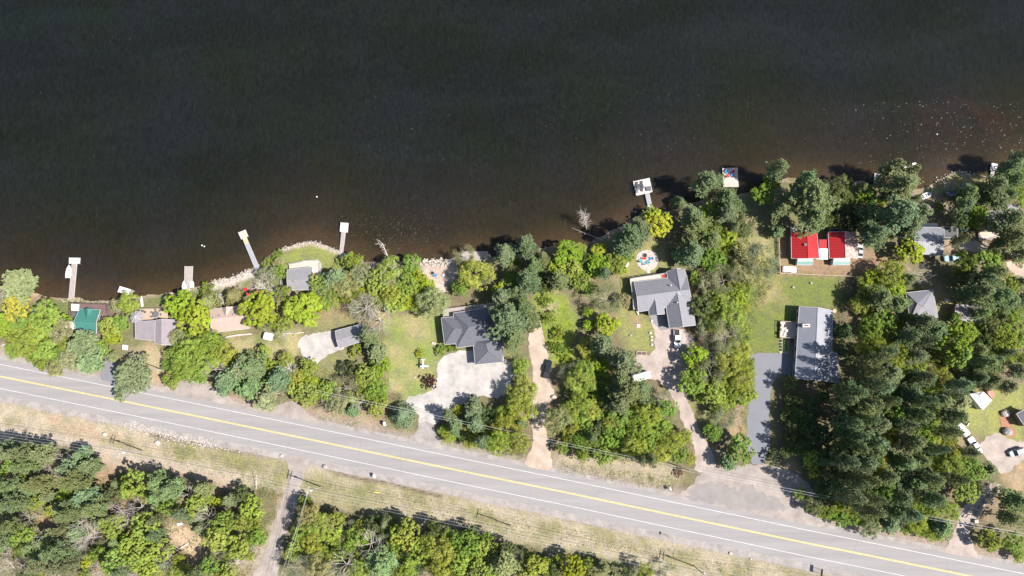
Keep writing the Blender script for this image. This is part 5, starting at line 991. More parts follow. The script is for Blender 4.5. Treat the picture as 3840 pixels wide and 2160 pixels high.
# ---------------------------------------------------------------- trees: a few grown kinds, every tree its own copy
def skeleton(rs, R, H, trunkf=.4, limbs=6, subs=3, twigs=3, zlo=.45, rt=.16, spread=1.0, fine=0):
    segs = []; tips = []
    top = Vector((rs.uniform(-.05,.05)*R, rs.uniform(-.05,.05)*R, H*trunkf)); segs.append((Vector((0,0,-.2)), top, rt, rt*.75))
    lead = top+Vector((rs.uniform(-.1,.1)*R, rs.uniform(-.1,.1)*R, H*(.9-trunkf))); segs.append((top, lead, rt*.7, rt*.15))
    def arc(a, c, r0, r1):
        m = (a+c)/2+Vector((rs.uniform(-.06,.06)*R, rs.uniform(-.06,.06)*R, .08*(c-a).length)); segs.append((a, m, r0, (r0+r1)/2)); segs.append((m, c, (r0+r1)/2, r1)); return m
    for i in range(limbs):
        an = 2*math.pi*(i+rs.uniform(-.3,.3))/limbs; st = top.lerp(lead, rs.uniform(0,.6)); rr = R*rs.uniform(.5,.75)*spread
        e = Vector((rr*math.cos(an), rr*math.sin(an), H*rs.uniform(zlo+.1,.82))); m = arc(st, e, rt*.5, rt*.22)
        for j in range(subs):
            a2 = an+rs.uniform(-.8,.8); s2 = m.lerp(e, rs.uniform(0,1)); r2 = R*rs.uniform(.7,1.0)
            e2 = Vector((r2*math.cos(a2), r2*math.sin(a2), min(H, s2.z+H*rs.uniform(-.02,.25)))).lerp(s2, rs.uniform(0,.45)); m2 = arc(s2, e2, rt*.2, rt*.09)
            for k_ in range(twigs):
                s3 = m2.lerp(e2, rs.uniform(0,1)); d = Vector((rs.gauss(0,1), rs.gauss(0,1), rs.uniform(0,1.2))).normalized()+(e2-s2).normalized()*.9
                e3 = s3+d*R*rs.uniform(.12,.28); segs.append((s3, e3, rt*.09, rt*.04)); tips.append(e3)
                for f_ in range(fine):
                    s4 = s3.lerp(e3, rs.uniform(.1,1)); e4 = s4+(d+Vector((rs.gauss(0,.7), rs.gauss(0,.7), rs.gauss(0,.5))))*R*rs.uniform(.06,.13); segs.append((s4, e4, rt*.05, rt*.03))
    return segs, tips
def seg_mesh(name, segs, m, k=4):
    b = LB()
    for a, c, r0, r1 in segs: b.tube(a, c, r0, r1, 6 if r0 > .12 else (4 if r0 > .05 else 3), cap=False)
    me = bpy.data.meshes.new(name); me.from_pydata(b.v, [], b.f); me.materials.append(m); me.update(); return me
def quads(name, Cn, Nn, S, rng, m, asp=.75, D=None):
    # leaf-sized faces: centre, normal, size, optional long direction
    Nn = Nn/np.linalg.norm(Nn, axis=1, keepdims=True)
    if D is None: D = rng.normal(size=Cn.shape)
    U = D-(D*Nn).sum(1, keepdims=True)*Nn; U /= np.linalg.norm(U, axis=1, keepdims=True)+1e-9; Wv = np.cross(Nn, U)
    s = S[:, None]*.5; a = asp
    V = np.stack([Cn-U*s, Cn-Wv*s*a+U*s*.1, Cn+U*s, Cn+Wv*s*a+U*s*.1], 1).reshape(-1, 3); f = np.arange(len(V)).reshape(-1, 4)
    return npmesh(name, V, f, [m])
def decid(seed, R, H, leaf=.36, nl=9, clumps=15, per=26, sp=.55, cover=1.0):
    rng = np.random.default_rng(seed); rs = random.Random(seed); segs, tips = skeleton(rs, R*.8, H*.92, .35, 5, 2, 2)
    Cs = []; Ns = []; Sz = []
    for i in range(nl+1):
        an = 2*math.pi*i/nl+rng.uniform(-.35,.35); rad = R*rng.uniform(.38,.76) if i < nl else R*.1; lr = R*rng.uniform(.23,.42) if i < nl else R*.45
        c = np.array([rad*math.cos(an), rad*math.sin(an), H*(.62 if i < nl else .74)+rng.uniform(-.1,.1)*H]); lz = lr*.95
        for j in range(clumps if i < nl else clumps+6):
            d = rng.normal(size=3); d[2] = abs(d[2])*1.1-.35; d /= np.linalg.norm(d); k = rng.uniform(.75,1.05); cc = c+d*np.array([lr,lr,lz])*k; cr = rng.uniform(.28,.5)*sp*1.6
            n_ = int(per*rng.uniform(.6,1.2)); pts = rng.normal(size=(n_,3)); pts /= np.linalg.norm(pts, axis=1, keepdims=True); pts[:,2] *= .7
            Cs.append(cc+pts*cr*rng.uniform(.6,1.05,(n_,1))); nn = pts*1.0+d*.5+np.array([0,0,.55])+rng.normal(size=(n_,3))*.35; Ns.append(nn); Sz.append(rng.uniform(.7,1.3,n_)*leaf)
    return seg_mesh('trunk', segs, M['bark']), quads('crown', np.vstack(Cs), np.vstack(Ns), np.concatenate(Sz), rng, M['leaf'])
def pine(seed, R, H, droop=.0, dense=1.0):
    rng = np.random.default_rng(seed); rs = random.Random(seed); segs = [(Vector((0,0,-.2)), Vector((rs.uniform(-.2,.2),rs.uniform(-.2,.2),H*.5)), .24, .16)]; segs.append((segs[0][1], Vector((rs.uniform(-.3,.3),rs.uniform(-.3,.3),H*.98)), .16, .04))
    Cs = []; Ns = []; Ds = []; nw = 11; lop = [rs.uniform(.6,1.16) for _ in range(9)]
    for w in range(nw):
        t_ = w/(nw-1); z = H*(.34+.62*t_); Lr = R*(1.0-.86*t_**2.1)*rs.uniform(.85,1.05)*(.8+.2*min(1,t_*5)); nb = max(4, int(5.9-1.2*t_)); ph = rs.uniform(0,6.3)
        for i in range(nb):
            an = ph+2*math.pi*i/nb+rs.uniform(-.25,.25); lo_ = lop[int((an % 6.283)/6.284*9)]; Lb = Lr*rs.uniform(.68,1.12)*lo_; up = rs.uniform(-.02,.22)+.35*t_
            dv = np.array([math.cos(an), math.sin(an), up]); side = np.array([-math.sin(an), math.cos(an), 0])
            ax = Vector((0,0,z)); segs.append((ax, ax+Vector(dv)*Lb*.9, .055*(1-t_*.5), .015))
            q = .30*Lb
            while q < Lb:
                fr = q/Lb; wd = Lb*.165*math.sin(math.pi*min(1,(fr-.12)*1.0))+.12
                for s_ in (-1, 0, 1):
                    if s_ and rng.random() < .12: continue
                    c = np.array([0,0,z])+dv*q+side*s_*wd*rng.uniform(.6,1.3)+rng.normal(size=3)*.1; n_ = int(13*dense)
                    out = dv*.9+side*s_*.8; d = out+rng.normal(size=(n_,3))*.65; d[:,2] += .25; d /= np.linalg.norm(d, axis=1, keepdims=True)
                    Cs.append(c+d*rng.uniform(.05,.42,(n_,1))); Ds.append(d); nn = rng.normal(size=(n_,3))*.55+np.array([0,0,1.0]); Ns.append(nn)
                q += rng.uniform(.40,.6)
    Cn = np.vstack(Cs); S = rng.uniform(.38,.62,len(Cn))
    return seg_mesh('trunk', segs, M['bark']), quads('crown', Cn, np.vstack(Ns), S, rng, M['needle'], .42, np.vstack(Ds))
def conifer(seed, R, H, per=1500, leaf=.3):
    rng = np.random.default_rng(seed); n_ = per; t_ = rng.random(n_)**.75*.97; an = rng.uniform(0,6.283,n_); rr = R*(1-t_**1.15)*(1+.13*np.sin(an*7+seed)+.1*np.sin(t_*40+an*2))*rng.uniform(.82,1.05,n_)+.1
    Cn = np.stack([rr*np.cos(an), rr*np.sin(an), H*(.06+.94*t_)], 1); Nn = np.stack([np.cos(an), np.sin(an), np.full(n_, .7)], 1)+rng.normal(size=(n_,3))*.45
    return seg_mesh('trunk', [(Vector((0,0,-.2)), Vector((0,0,H*.9)), .16, .03)], M['bark']), quads('crown', Cn, Nn, rng.uniform(.7,1.3,n_)*leaf, rng, M['needle'], .7)
def budding(seed, R, H, leaves=2600, leaf=.26, bare=.0, wood='bark', fine=2):
    rng = np.random.default_rng(seed); rs = random.Random(seed); segs, tips = skeleton(rs, R, H, .3, 7, 4, 4, .5, .14, 1.0, fine)
    T = np.array([tuple(v) for v in tips]); T = T[rng.random(len(T)) > bare]; idx = rng.integers(0, len(T), leaves)
    Cn = T[idx]+rng.normal(size=(leaves,3))*np.array([.42,.42,.26])*R/4.0; Nn = rng.normal(size=(leaves,3))*.7+np.array([0,0,.8])
    return seg_mesh('trunk', segs, M[wood]), quads('crown', Cn, Nn, rng.uniform(.6,1.3,leaves)*leaf, rng, M['leaf'])
def bare(seed, R, H, wood='paletwig'):
    rs = random.Random(seed); segs, tips = skeleton(rs, R, H, .3, 8, 4, 4, .4, .17, 1.0, 3); k = 1+8*2
    tr = [s for s in segs if s[2] > .075]; br = [s for s in segs if s[2] <= .075]
    return seg_mesh('trunk', tr, M[wood]), seg_mesh('branches', br, M[wood])
PR = {'L': [(decid(10+i, 4.2, 9.0, .40, 10+i % 3, 21, 28), 4.2, 9.0) for i in range(4)],
      'G': [(decid(30+i, 4.0, 9.0, .31, 12, 19, 30, .6), 4.0, 9.0) for i in range(3)],
      's': [(decid(50+i, 2.2, 3.6, .30, 6, 8, 20, .42), 2.2, 3.6) for i in range(3)],
      'P': [(pine(70+i, 5.0, 16.0), 5.0, 16.0) for i in range(4)],
      'p': [(pine(80+i, 3.4, 10.0, dense=1.1), 3.4, 10.0) for i in range(3)],
      'D': [(conifer(90+i, 2.6, 8.0, 2600, .34), 2.6, 8.0) for i in range(2)],
      'B': [(decid(100+i, 4.2, 9.0, .25, 12, 18, 36, .85), 4.2, 9.0) for i in range(4)],
      'S': [(budding(110+i, 4.2, 9.5, 3600, .24, .15, 'paletwig', 3), 4.2, 9.5) for i in range(3)],
      'N': [(bare(120+i, 4.0, 9.0), 4.0, 9.0) for i in range(3)]}
# kind -> (family, colour, height/radius, words, object name, category)
KD = {'P': ('P', (.18,.225,.105), 3.2, 'grey-green pine', 'pine_tree'), 'p': ('p', (.205,.265,.13), 2.5, 'small blue-green pine', 'pine_tree'),
      'q': ('p', (.25,.30,.14), 2.3, 'pale green pine', 'pine_tree'), 'D': ('D', (.15,.19,.10), 2.4, 'dark conical cedar', 'cedar_tree'), 'd': ('D', (.20,.21,.09), 1.9, 'olive round-headed cedar', 'cedar_tree'),
      'L': ('L', (.27,.36,.045), 1.9, 'lime-green maple', 'maple_tree'), 'Y': ('L', (.34,.395,.045), 1.8, 'yellow-green maple', 'maple_tree'), 'O': ('L', (.40,.35,.07), 1.7, 'golden yellow maple', 'maple_tree'),
      'G': ('G', (.225,.31,.062), 2.0, 'mid-green tree', 'leafy_tree'), 'K': ('G', (.13,.17,.065), 2.0, 'dark green tree', 'leafy_tree'),
      'B': ('B', (.31,.37,.075), 2.2, 'olive budding tree', 'budding_tree'), 'b': ('B', (.31,.325,.155), 2.2, 'greyish budding tree', 'budding_tree'),
      'S': ('S', (.24,.26,.14), 2.2, 'thin half-bare tree', 'budding_tree'), 'N': ('N', (.3,.3,.3), 2.7, 'leafless grey tree', 'bare_tree'),
      's': ('s', (.20,.27,.04), 1.3, 'low green shrub', 'shrub'), 'y': ('s', (.30,.34,.02), 1.3, 'low yellow-green shrub', 'shrub'), 'u': ('s', (.07,.022,.035), 1.4, 'dark purple shrub', 'shrub'), 'r': ('s', (.26,.14,.09), 1.0, 'rust-brown shrub', 'shrub'), 'k': ('s', (.08,.11,.05), 1.3, 'dark low shrub', 'shrub')}
TR = '''
q 67 1059 68;O 62 1146 55;N 8 1105 34;G 172 1195 62;B 140 1235 45;b 222 1240 42;L 12 1222 44;L 55 1262 34;B 482 1138 38;b 440 1142 24;L 405 1228 40;G 447 1212 34;L 422 1262 36
q 310 1300 58;q 335 1358 50;b 268 1348 40;L 172 1312 44;G 155 1352 36;B 88 1290 45;P 495 1412 84 11;b 420 1340 20;B 45 1315 30;b 210 1375 34;G 375 1310 34;B 240 1290 30
L 680 1145 52;Y 740 1195 62;d 774 1133 42;s 780 1092 30;d 870 1110 38;L 973 1160 72;Y 1142 1158 72;y 1190 1155 26;b 1007 1030 34;G 1047 1018 28;G 1060 1100 34;b 1058 1150 26;N 1002 1060 34;N 1040 1112 26;G 1200 1062 40;b 1212 1098 36
s 1007 980 15;s 1047 950 16;s 1030 968 14;b 1042 985 20;s 990 995 12
b 662 1262 32;B 775 1285 50;B 712 1322 52;G 662 1325 38;B 750 1362 50;B 690 1386 46;G 650 1422 38;B 845 1318 38;G 700 1275 30;k 818 1270 18;P 958 1385 60 12;p 910 1372 45;p 846 1433 48;p 935 1455 46;p 1047 1418 48;q 1000 1495 48;N 810 1385 36;N 1092 1390 26;S 1045 1478 36
Y 862 1364 24;Y 986 1438 24;L 992 1320 30;B 1072 1346 30;G 1157 1380 34;Y 1160 1430 32;L 1147 1478 44;L 1210 1458 30;b 988 1218 25;G 1030 1210 28;B 1070 1217 32;N 1067 1246 26;B 805 1345 34;B 878 1340 28;G 630 1370 24
G 1322 982 38;q 1262 1043 46;b 1292 1070 46;L 1214 1060 34;B 1228 1122 42;N 1386 1002 24;B 1463 1008 46;N 1466 1030 40;Y 1360 1078 28;L 1416 1056 44;G 1540 985 36;G 1530 1068 42;Y 1600 1072 32;B 1466 1100 40;L 1478 1138 40;Y 1526 1128 32;b 1622 1132 58;b 1390 1112 26;B 1784 1030 62;G 1730 1072 36;S 1745 962 34
S 1369 1158 40;N 1369 1156 52;N 1423 1196 58;P 1389 1264 44 11;q 1414 1314 42;s 1334 1316 26;L 1424 1370 38;k 1300 1378 34;K 1330 1400 30;G 1374 1416 46;G 1411 1452 44;N 1463 1450 22;L 1237 1463 38;S 1300 1455 38;u 1611 1432 26;s 1655 1312 22;s 1685 1306 17;s 1712 1303 13;y 1573 1324 15
L 1411 1522 40;G 1411 1484 40;D 1505 1556 46 7;N 1349 1508 30;N 1220 1520 26;L 1236 1482 26;p 1779 1525 38;Y 1720 1535 18;u 1771 1497 17;P 1709 1599 42 9;P 1784 1585 42 10;Y 1755 1587 18;G 1662 1612 20;G 1796 1622 24;K 1830 1560 34
P 1969 922 54 14;P 1894 958 46 12;b 1820 1035 30;P 2003 1000 42;P 1979 1058 56;P 2035 970 36 12;L 1870 1090 30 7;G 1940 987 18;L 2130 950 54;L 2096 1002 36;L 2148 1004 40;B 2170 932 26;G 2183 994 24;P 2098 1058 46 12;L 2237 992 46;L 2247 940 32;G 2309 978 42;L 2322 1002 30
P 2366 897 64 18;P 2337 925 44;P 2400 860 40 14;S 2272 1125 46;b 2339 1126 28;G 2215 1083 28;L 2207 1168 20;P 1912 1208 84 19;P 1924 1278 52;P 1885 1120 44;P 1960 1150 50;P 1990 1215 40
L 2207 1217 24;L 2277 1215 48;P 2260 1299 54;Y 2247 1376 32;P 2334 1359 62;P 2322 1430 52;G 1954 1376 32;S 2144 1404 36 5;B 2173 1433 52;B 2190 1390 40;B 1961 1470 56;s 2060 1190 26;s 2095 1250 26;s 2105 1310 26;s 2050 1130 24;s 2070 1300 20;s 2120 1345 20
P 2359 1470 60;B 1949 1522 56;B 1899 1609 60;B 1862 1659 46;B 1937 1654 46;b 2090 1572 50;B 2185 1497 42;L 2187 1567 26;L 2262 1560 26;G 2108 1679 25;G 2260 1708 36;G 2187 1703 28;G 2330 1560 44;B 2392 1600 46;G 2300 1640 44;B 2378 1680 44;B 2440 1560 46;G 2430 1640 44;B 2480 1700 40;G 2475 1600 44;B 2520 1655 42;G 2545 1705 34;B 2565 1640 30;G 2500 1530 38;K 2290 1500 44;K 2250 1620 34
P 2648 695 60 18;P 2718 752 54 15;D 2548 757 28;G 2662 790 40;P 2586 806 46;P 2722 799 48;P 2610 845 50;P 2586 905 44;L 2735 900 42;P 2672 905 44;p 2560 955 36;Y 2469 838 50;L 2449 804 34;P 2909 648 42 18;L 2896 672 34;G 2860 725 44;P 2921 794 44;b 2820 960 62;S 2850 985 55
P 2598 952 52;G 2672 972 46;L 2615 1042 30;b 2809 1010 62;S 2710 1052 46;G 2697 1139 46;K 2635 1146 46;L 2772 1114 34;B 2747 1188 52;S 2722 1263 50;N 2728 1268 36;B 2690 1210 40;L 2613 1335 46;B 2735 1367 50;B 2772 1312 46;G 2598 1434 52;L 2672 1471 50;B 2784 1421 50;L 2797 1479 42;S 2660 1400 42;G 2697 1528 36;S 2710 1570 34;L 2672 1612 28;K 2640 1420 34
P 2337 1380 44;P 2400 1462 46;P 2322 1462 44;P 2325 1510 46;N 2489 1498 28;S 2489 1498 26;K 2420 1500 34;G 2673 1622 32;L 2773 1679 52;p 2735 1739 34;k 2895 1712 28;r 2547 1771 18;K 2962 1440 30 4;K 2955 1560 32 4;K 2975 1640 32 4;y 2969 1424 16;K 3010 1500 32 5;K 2970 1500 28 4;K 3010 1590 34 5;K 3090 1640 36 6;K 2950 1690 28 4
L 3045 1722 40;K 3119 1709 42;L 3057 1768 32;P 3180 1480 48 20;P 3240 1520 50 22;P 3290 1460 52 22;P 3330 1400 50 21;B 3365 1330 48 13;P 3300 1330 48 21;P 3390 1268 48 20;P 3420 1340 46 20;P 3450 1420 50 21;P 3400 1480 52 22;G 3350 1540 48 14;P 3430 1560 50 22;P 3495 1500 46 20;P 3280 1590 52 22;P 3245 1655 50 22;B 3330 1630 46 13;P 3390 1660 52 22;G 3450 1640 46 14;B 3280 1730 44 12;P 3215 1730 44 22;P 3315 1785 50 22;P 3370 1735 52 22;P 3435 1728 48 20;P 3230 1800 50 21;G 3300 1850 46 13;P 3362 1862 50 20;P 3420 1810 50 20;P 3240 1910 46 18;P 3470 1795 44 18;P 3480 1865 40 14;P 3400 1925 46 15;P 3165 1590 46 22;P 3180 1680 46 22;P 3175 1860 44 20;P 3245 1400 46 23;P 3250 1445 44 24;P 3205 1532 46;P 3190 1636 44;P 3200 1742 44;P 3188 1805 42;P 3225 1580 44;P 3235 1695 44;P 3150 1500 40;P 3150 1730 40;L 3149 1903 28;K 3085 1850 34;K 3170 1780 38
P 3034 752 92 21;P 3009 690 48 19;P 3046 830 62 17;P 2947 762 50 14;p 2917 866 28;G 3257 734 44;P 3332 640 44 18;P 3394 662 42 18;P 3369 712 68 21;P 3357 811 82 22;P 3419 815 56 20;P 3270 886 56 17;P 3394 868 46 16;P 3257 815 56 14;L 3418 943 50;K 3160 700 44 7;K 3180 760 40 6
B 3344 1024 54;L 3282 1044 40;L 3357 1089 42;N 3439 1027 42;G 3295 1081 36;P 3295 1122 50 14;P 3357 1144 46;G 3320 1193 50;G 3258 1230 46 17;P 3444 1210 50 17;K 3165 1243 34 4;B 3262 1295 46 17;P 3262 1350 48 22;K 3185 1330 36 5
P 3490 1245 52 17;L 3574 1276 62 14;L 3593 1337 46 13;G 3630 1245 38;P 3658 1105 56 18;P 3733 1118 52 18;P 3677 1059 46 16;G 3789 1077 46;L 3585 1190 22 5;P 3770 1135 46;G 3807 1217 50;G 3770 1273 50;P 3677 1365 50 16;P 3667 1421 34;P 3817 1393 40;N 3761 1393 30;B 3528 1412 42;P 3770 1449 36;q 3602 1505 40;P 3560 1560 46 18;P 3580 1445 44 18;K 3720 1230 44;P 3540 1620 40 17;K 3700 1300 40;K 3630 1400 36
L 3714 977 52;P 3761 837 62 19;P 3779 902 52 17;P 3733 918 34;P 3714 1033 48 16;G 3667 828 36;G 3621 977 40 13;P 3590 905 30 15;P 3714 709 52 16;P 3770 637 46 16;P 3817 607 42 16;P 3779 690 46 16;P 3621 728 38 12;P 3612 774 40 12;B 3826 728 46;P 3733 756 42;G 3667 793 34;s 3522 774 18;K 3600 830 36 9;P 3820 960 40 14
L 3617 1837 46;p 3535 1974 38;B 3436 1962 38;p 3337 1966 38;b 3262 1982 36;L 3709 2031 42;G 3796 2036 42;P 3796 1875 56 13;P 3771 1937 46;L 3821 2086 26;B 3560 1912 36;S 3697 1825 30;G 3647 1764 44;p 3713 1759 28;B 3568 1746 44;B 3560 1685 38;L 3600 1796 36
P 37 1686 46;P 100 1699 50;p 162 1706 46;P 112 1750 48;p 261 1761 46;p 335 1748 42;P 298 1812 52;P 162 1812 46;P 50 1823 44;p 310 1704 34;L 12 1768 34;L 497 1823 56;p 596 1812 46;N 186 1765 26;P 62 1887 46;L 132 1882 36;p 323 1862 46;L 330 1862 16 7;P 286 1924 46;P 373 1907 42;L 191 1919 24;P 50 1974 46;G 87 2006 46;L 62 1954 24;q 119 2056 38;P 236 2061 52;P 174 2118 46;P 261 2123 46;Y 325 2106 28;L 422 1974 52;L 547 1974 60;L 497 2030 56;L 422 2110 56;L 522 2090 56;p 596 1862 42;L 600 2060 46;N 335 2006 46;N 310 1954 32;N 154 2011 28;N 62 2140 42;P 15 2036 40;L 565 2140 46;p 190 2010 34;K 420 1860 34;G 240 1860 30
p 650 1832 48;p 761 1832 40;L 742 1887 52;G 625 1900 42;Y 818 1882 22;p 861 1875 30;L 948 1904 42;K 910 1852 38;G 836 1961 56;L 823 2015 56;L 898 2050 56;G 960 2019 42;q 754 1979 32;L 590 2046 30;B 690 2148 36;G 786 2118 42;B 650 2143 34;N 898 2112 32;L 860 2140 34;N 630 2090 34;B 900 1960 36
b 1159 1937 46;B 1196 1974 46;G 1147 1887 28;L 1097 2063 32;B 1171 2036 42;b 1196 2123 46;N 1097 2143 32;B 1130 1990 36;L 1262 1949 36;b 1220 1963 36;L 1250 2003 40;G 1337 2019 46;D 1443 1961 34;K 1400 1965 34;L 1523 2004 52;p 1515 1964 26;N 1394 2036 46;N 1299 2112 46;p 1436 2110 56;L 1548 2086 46;B 1660 2061 48;G 1747 2036 50;L 1809 2063 40;B 1655 2130 42;L 1722 2112 42;K 1635 1990 40;K 1760 2000 34;N 1588 1984 20;L 1796 2145 42;N 1607 2150 24;B 1600 2040 38;G 1280 2060 36;B 1350 2130 36;G 1500 2145 36
G 1820 2019 28;L 1850 2060 30;q 1887 2112 50;L 1942 2130 26;L 2011 2125 44;Y 2148 2130 44;q 2265 2128 28;q 2302 2150 22;B 2420 2145 32;S 2512 2150 28;K 1900 2060 34;K 2080 2140 30;K 2210 2150 26;G 1975 2090 24;K 2350 2158 26
'''
LM = [(330,1205,'green-roofed cottage'),(585,1240,'mauve-roofed cottage'),(860,1200,'tan-roofed cottage'),(1125,1045,'square grey cottage'),(1310,1265,'small garage'),(1430,1060,'shore thicket'),(1640,1030,'beige stone terrace'),
 (1780,1270,'slate-roofed house'),(2020,1300,'sandy drive top'),(2053,1384,'black pickup'),(2428,976,'round patio'),(2490,1120,'grey gabled house'),(2538,1270,'white pickup by the garage wing'),(2405,1412,'white caravan'),
 (2738,650,'dock with red and blue chairs'),(2405,705,'square swim dock'),(2670,1346,'small dark shed'),(3065,1290,'long blue-grey house'),(3090,920,'red-roofed pair'),(3490,900,'corrugated house'),(3455,1140,'grey hip-roofed house'),
 (3640,1175,'rusty-roofed workshop'),(3680,1500,'white canopy'),(3750,1690,'gravel turning place'),(3480,1935,'right roadside pole'),(2800,1820,'wide gravel pull-off'),(2840,1600,'asphalt drive'),(495,1412,'left roadside'),(350,1690,'leftmost utility pole'),
 (1206,1826,'track-side utility pole'),(1060,1980,'gravel track'),(680,2060,'brown soil clearing'),(1913,1970,'slim middle utility pole'),(2604,2123,'bottom right utility pole'),(1600,1570,'white gravel drive mouth'),(2020,1720,'sandy drive mouth'),
 (3610,700,'pale blue dinghy'),(3750,830,'right edge house'),(3300,1600,'tall pine stand'),(1000,1450,'pull-off hedge'),(900,1320,'dry lawn strip'),(260,1980,'bottom left wood'),(480,2080,'bottom left corner wood'),(1420,2050,'bottom middle wood'),(3690,1880,'shaded boulder row'),(2310,1600,'dense olive thicket'),(120,1180,'left shore lawn'),(1240,1400,'small oval lawn')]
ORD = ['', 'leftmost', 'second from left', 'third from left', 'fourth from left', 'fifth from left', 'sixth from left', 'seventh from left', 'eighth from left', 'ninth from left', 'tenth from left']
trees = []
for ln in TR.replace('\n', ';').split(';'):
    q = ln.split()
    if len(q) >= 4: trees.append([q[0], float(q[1]), float(q[2]), float(q[3]), float(q[4]) if len(q) > 4 else None])
# more trees of the same woods, set where the canopy would otherwise gap
FZ = [([(0,1690),(220,1700),(420,1790),(620,1800),(820,1850),(860,1880),(790,1940),(860,2000),(960,1960),(980,2040),(900,2160),(0,2160)], 'PpLGBqNSN', 62), ([(1180,1950),(1420,1970),(1700,2020),(2000,2080),(2300,2120),(2300,2160),(1100,2160),(1110,2080)], 'GBLKBSG', 60),
 ([(640,1310),(800,1310),(980,1340),(1120,1400),(1200,1440),(1330,1460),(1440,1490),(1400,1560),(1200,1510),(1120,1480),(1000,1480),(860,1430),(680,1400)], 'BGpbLB', 50), ([(1200,1030),(1420,1030),(1560,1020),(1590,1100),(1640,1130),(1580,1160),(1300,1120)], 'BGLbB', 26),
 ([(1880,960),(2060,990),(2200,960),(2330,930),(2420,870),(2330,1010),(2240,1060),(2100,1060),(1900,1110)], 'PGPKB', 26), ([(2560,790),(2780,760),(2790,860),(2700,960),(2660,1000),(2570,930)], 'PPGK', 20), ([(2640,1060),(2760,960),(2880,950),(2890,1010),(2800,1050),(2800,1300),(2650,1320),(2630,1180)], 'BbGSB', 40),
 ([(2600,1380),(2800,1340),(2820,1480),(2760,1500),(2680,1540),(2600,1470)], 'GBLB', 20), ([(2210,1280),(2350,1330),(2430,1480),(2520,1620),(2590,1720),(2440,1730),(2240,1700),(2110,1640),(2140,1460)], 'BGPBGB', 60), ([(1680,1540),(1960,1520),(1950,1700),(1800,1660),(1680,1640)], 'BGPB', 22),
 ([(3160,1060),(3360,1010),(3480,1030),(3380,1080),(3400,1240),(3540,1240),(3540,1700),(3500,1920),(3200,1920),(3160,1700),(3170,1440),(3200,1300)], 'PGBLPGB', 80), ([(3560,1240),(3840,1210),(3840,1420),(3600,1440)], 'PGKB', 26), ([(3580,1010),(3840,1060),(3840,1200),(3720,1220),(3600,1110)], 'PGPB', 22),
 ([(3640,700),(3840,620),(3840,760),(3700,770)], 'PPG', 12), ([(90,1170),(250,1190),(240,1350),(60,1330),(20,1250)], 'GBbL', 16), ([(3220,700),(3420,680),(3440,860),(3260,900)], 'PPG', 14), ([(3080,1470),(3170,1440),(3180,1900),(3080,1850)], 'KPKG', 24), ([(2945,1500),(3060,1480),(3060,1720),(2945,1700)], 'KK', 10), ([(3080,700),(3210,690),(3220,840),(3090,840)], 'Kk', 8), ([(2145,1380),(2200,1380),(2210,1520),(2110,1560),(2120,1480)], 'BG', 7), ([(3500,1560),(3640,1700),(3640,1800),(3520,1800)], 'BGP', 12), ([(2990,1850),(3480,1930),(3560,1990),(3500,2020),(3200,1960),(3060,1930)], 'BKsG', 26)]
rf = random.Random(44)
CLEAR = [(3175,1100,34),(3180,1195,34),(3180,1300,40),(3180,1400,40),(3120,1560,40),(3110,1680,40),(3150,1470,30),(387,1800,34),(222,1830,24),(172,1952,34),(690,2005,52),(735,2065,48),(650,1990,34),(760,2090,30),(560,1790,40),(300,1740,20),(2053,1384,66),(2095,1390,30),(2080,1470,40),(205,2010,26),(430,1850,20),(2405,1412,40),(2490,1420,90),(2470,1330,60),(1590,1000,20)]
def inpoly(x, y, P_):
    r_ = False
    for i in range(len(P_)):
        ax, ay = P_[i]; bx, by = P_[i-1]
        if (ay > y) != (by > y) and x < (bx-ax)*(y-ay)/(by-ay)+ax: r_ = not r_
    return r_
for pz, kinds, nmax in FZ:
    x0, x1 = min(p[0] for p in pz), max(p[0] for p in pz); y0, y1 = min(p[1] for p in pz), max(p[1] for p in pz); got = 0
    for _ in range(nmax*40):
        if got >= nmax: break
        x = rf.uniform(x0, x1); y = rf.uniform(y0, y1); r_ = rf.uniform(22, 40)
        if not inpoly(x, y, pz) or any(math.hypot(x-q[0], y-q[1]) < q[2]+r_*.75 for q in CLEAR): continue
        if min(math.hypot(x-t_[1], y-t_[2])-.62*t_[3] for t_ in trees) < r_*.55: continue
        kd = rf.choice(kinds); trees.append([kd, x, y, r_, (rf.uniform(4, 6) if kd in 'Kk' else None)]); got += 1
def rel(dx, dy): return ('right of' if dx > 0 else 'left of') if abs(dx) > abs(dy) else ('below' if dy > 0 else 'above')
grp = {}
for t_ in trees:
    lm = min(LM, key=lambda l: math.hypot(l[0]-t_[1], l[1]-t_[2])); dx = t_[1]-lm[0]; dy = t_[2]-lm[1]
    key = (t_[0], lm[2], 'close to' if math.hypot(dx, dy) < 38 else rel(dx, dy)); grp.setdefault(key, []).append(t_)
ROWN = {1: [''], 2: ['upper', 'lower'], 3: ['upper', 'middle', 'lower'], 4: ['top', 'second', 'third', 'bottom'], 5: ['top', 'second', 'third', 'fourth', 'bottom']}
for (kd, lm, rl), ts0 in grp.items():
    w = KD[kd][3]; nr = min(5, math.ceil(len(ts0)/6)); ts0.sort(key=lambda a: a[2])
    for ri in range(nr):
        ts = sorted(ts0[ri*len(ts0)//nr:(ri+1)*len(ts0)//nr], key=lambda a: a[1]); rw = '' if nr == 1 else ', %s row,' % ROWN[nr][ri]
        for i, t_ in enumerate(ts):
            if len(ts) == 1: lb = '%s%s %s the %s' % (w, rw, rl, lm)
            elif i == len(ts)-1: lb = 'rightmost of %d %ss%s %s the %s' % (len(ts), w, rw, rl, lm)
            else: lb = '%s of %d %ss%s %s the %s' % (ORD[i+1], len(ts), w, rw, rl, lm)
            t_.append(lb)
rt = random.Random(3); uses = {}
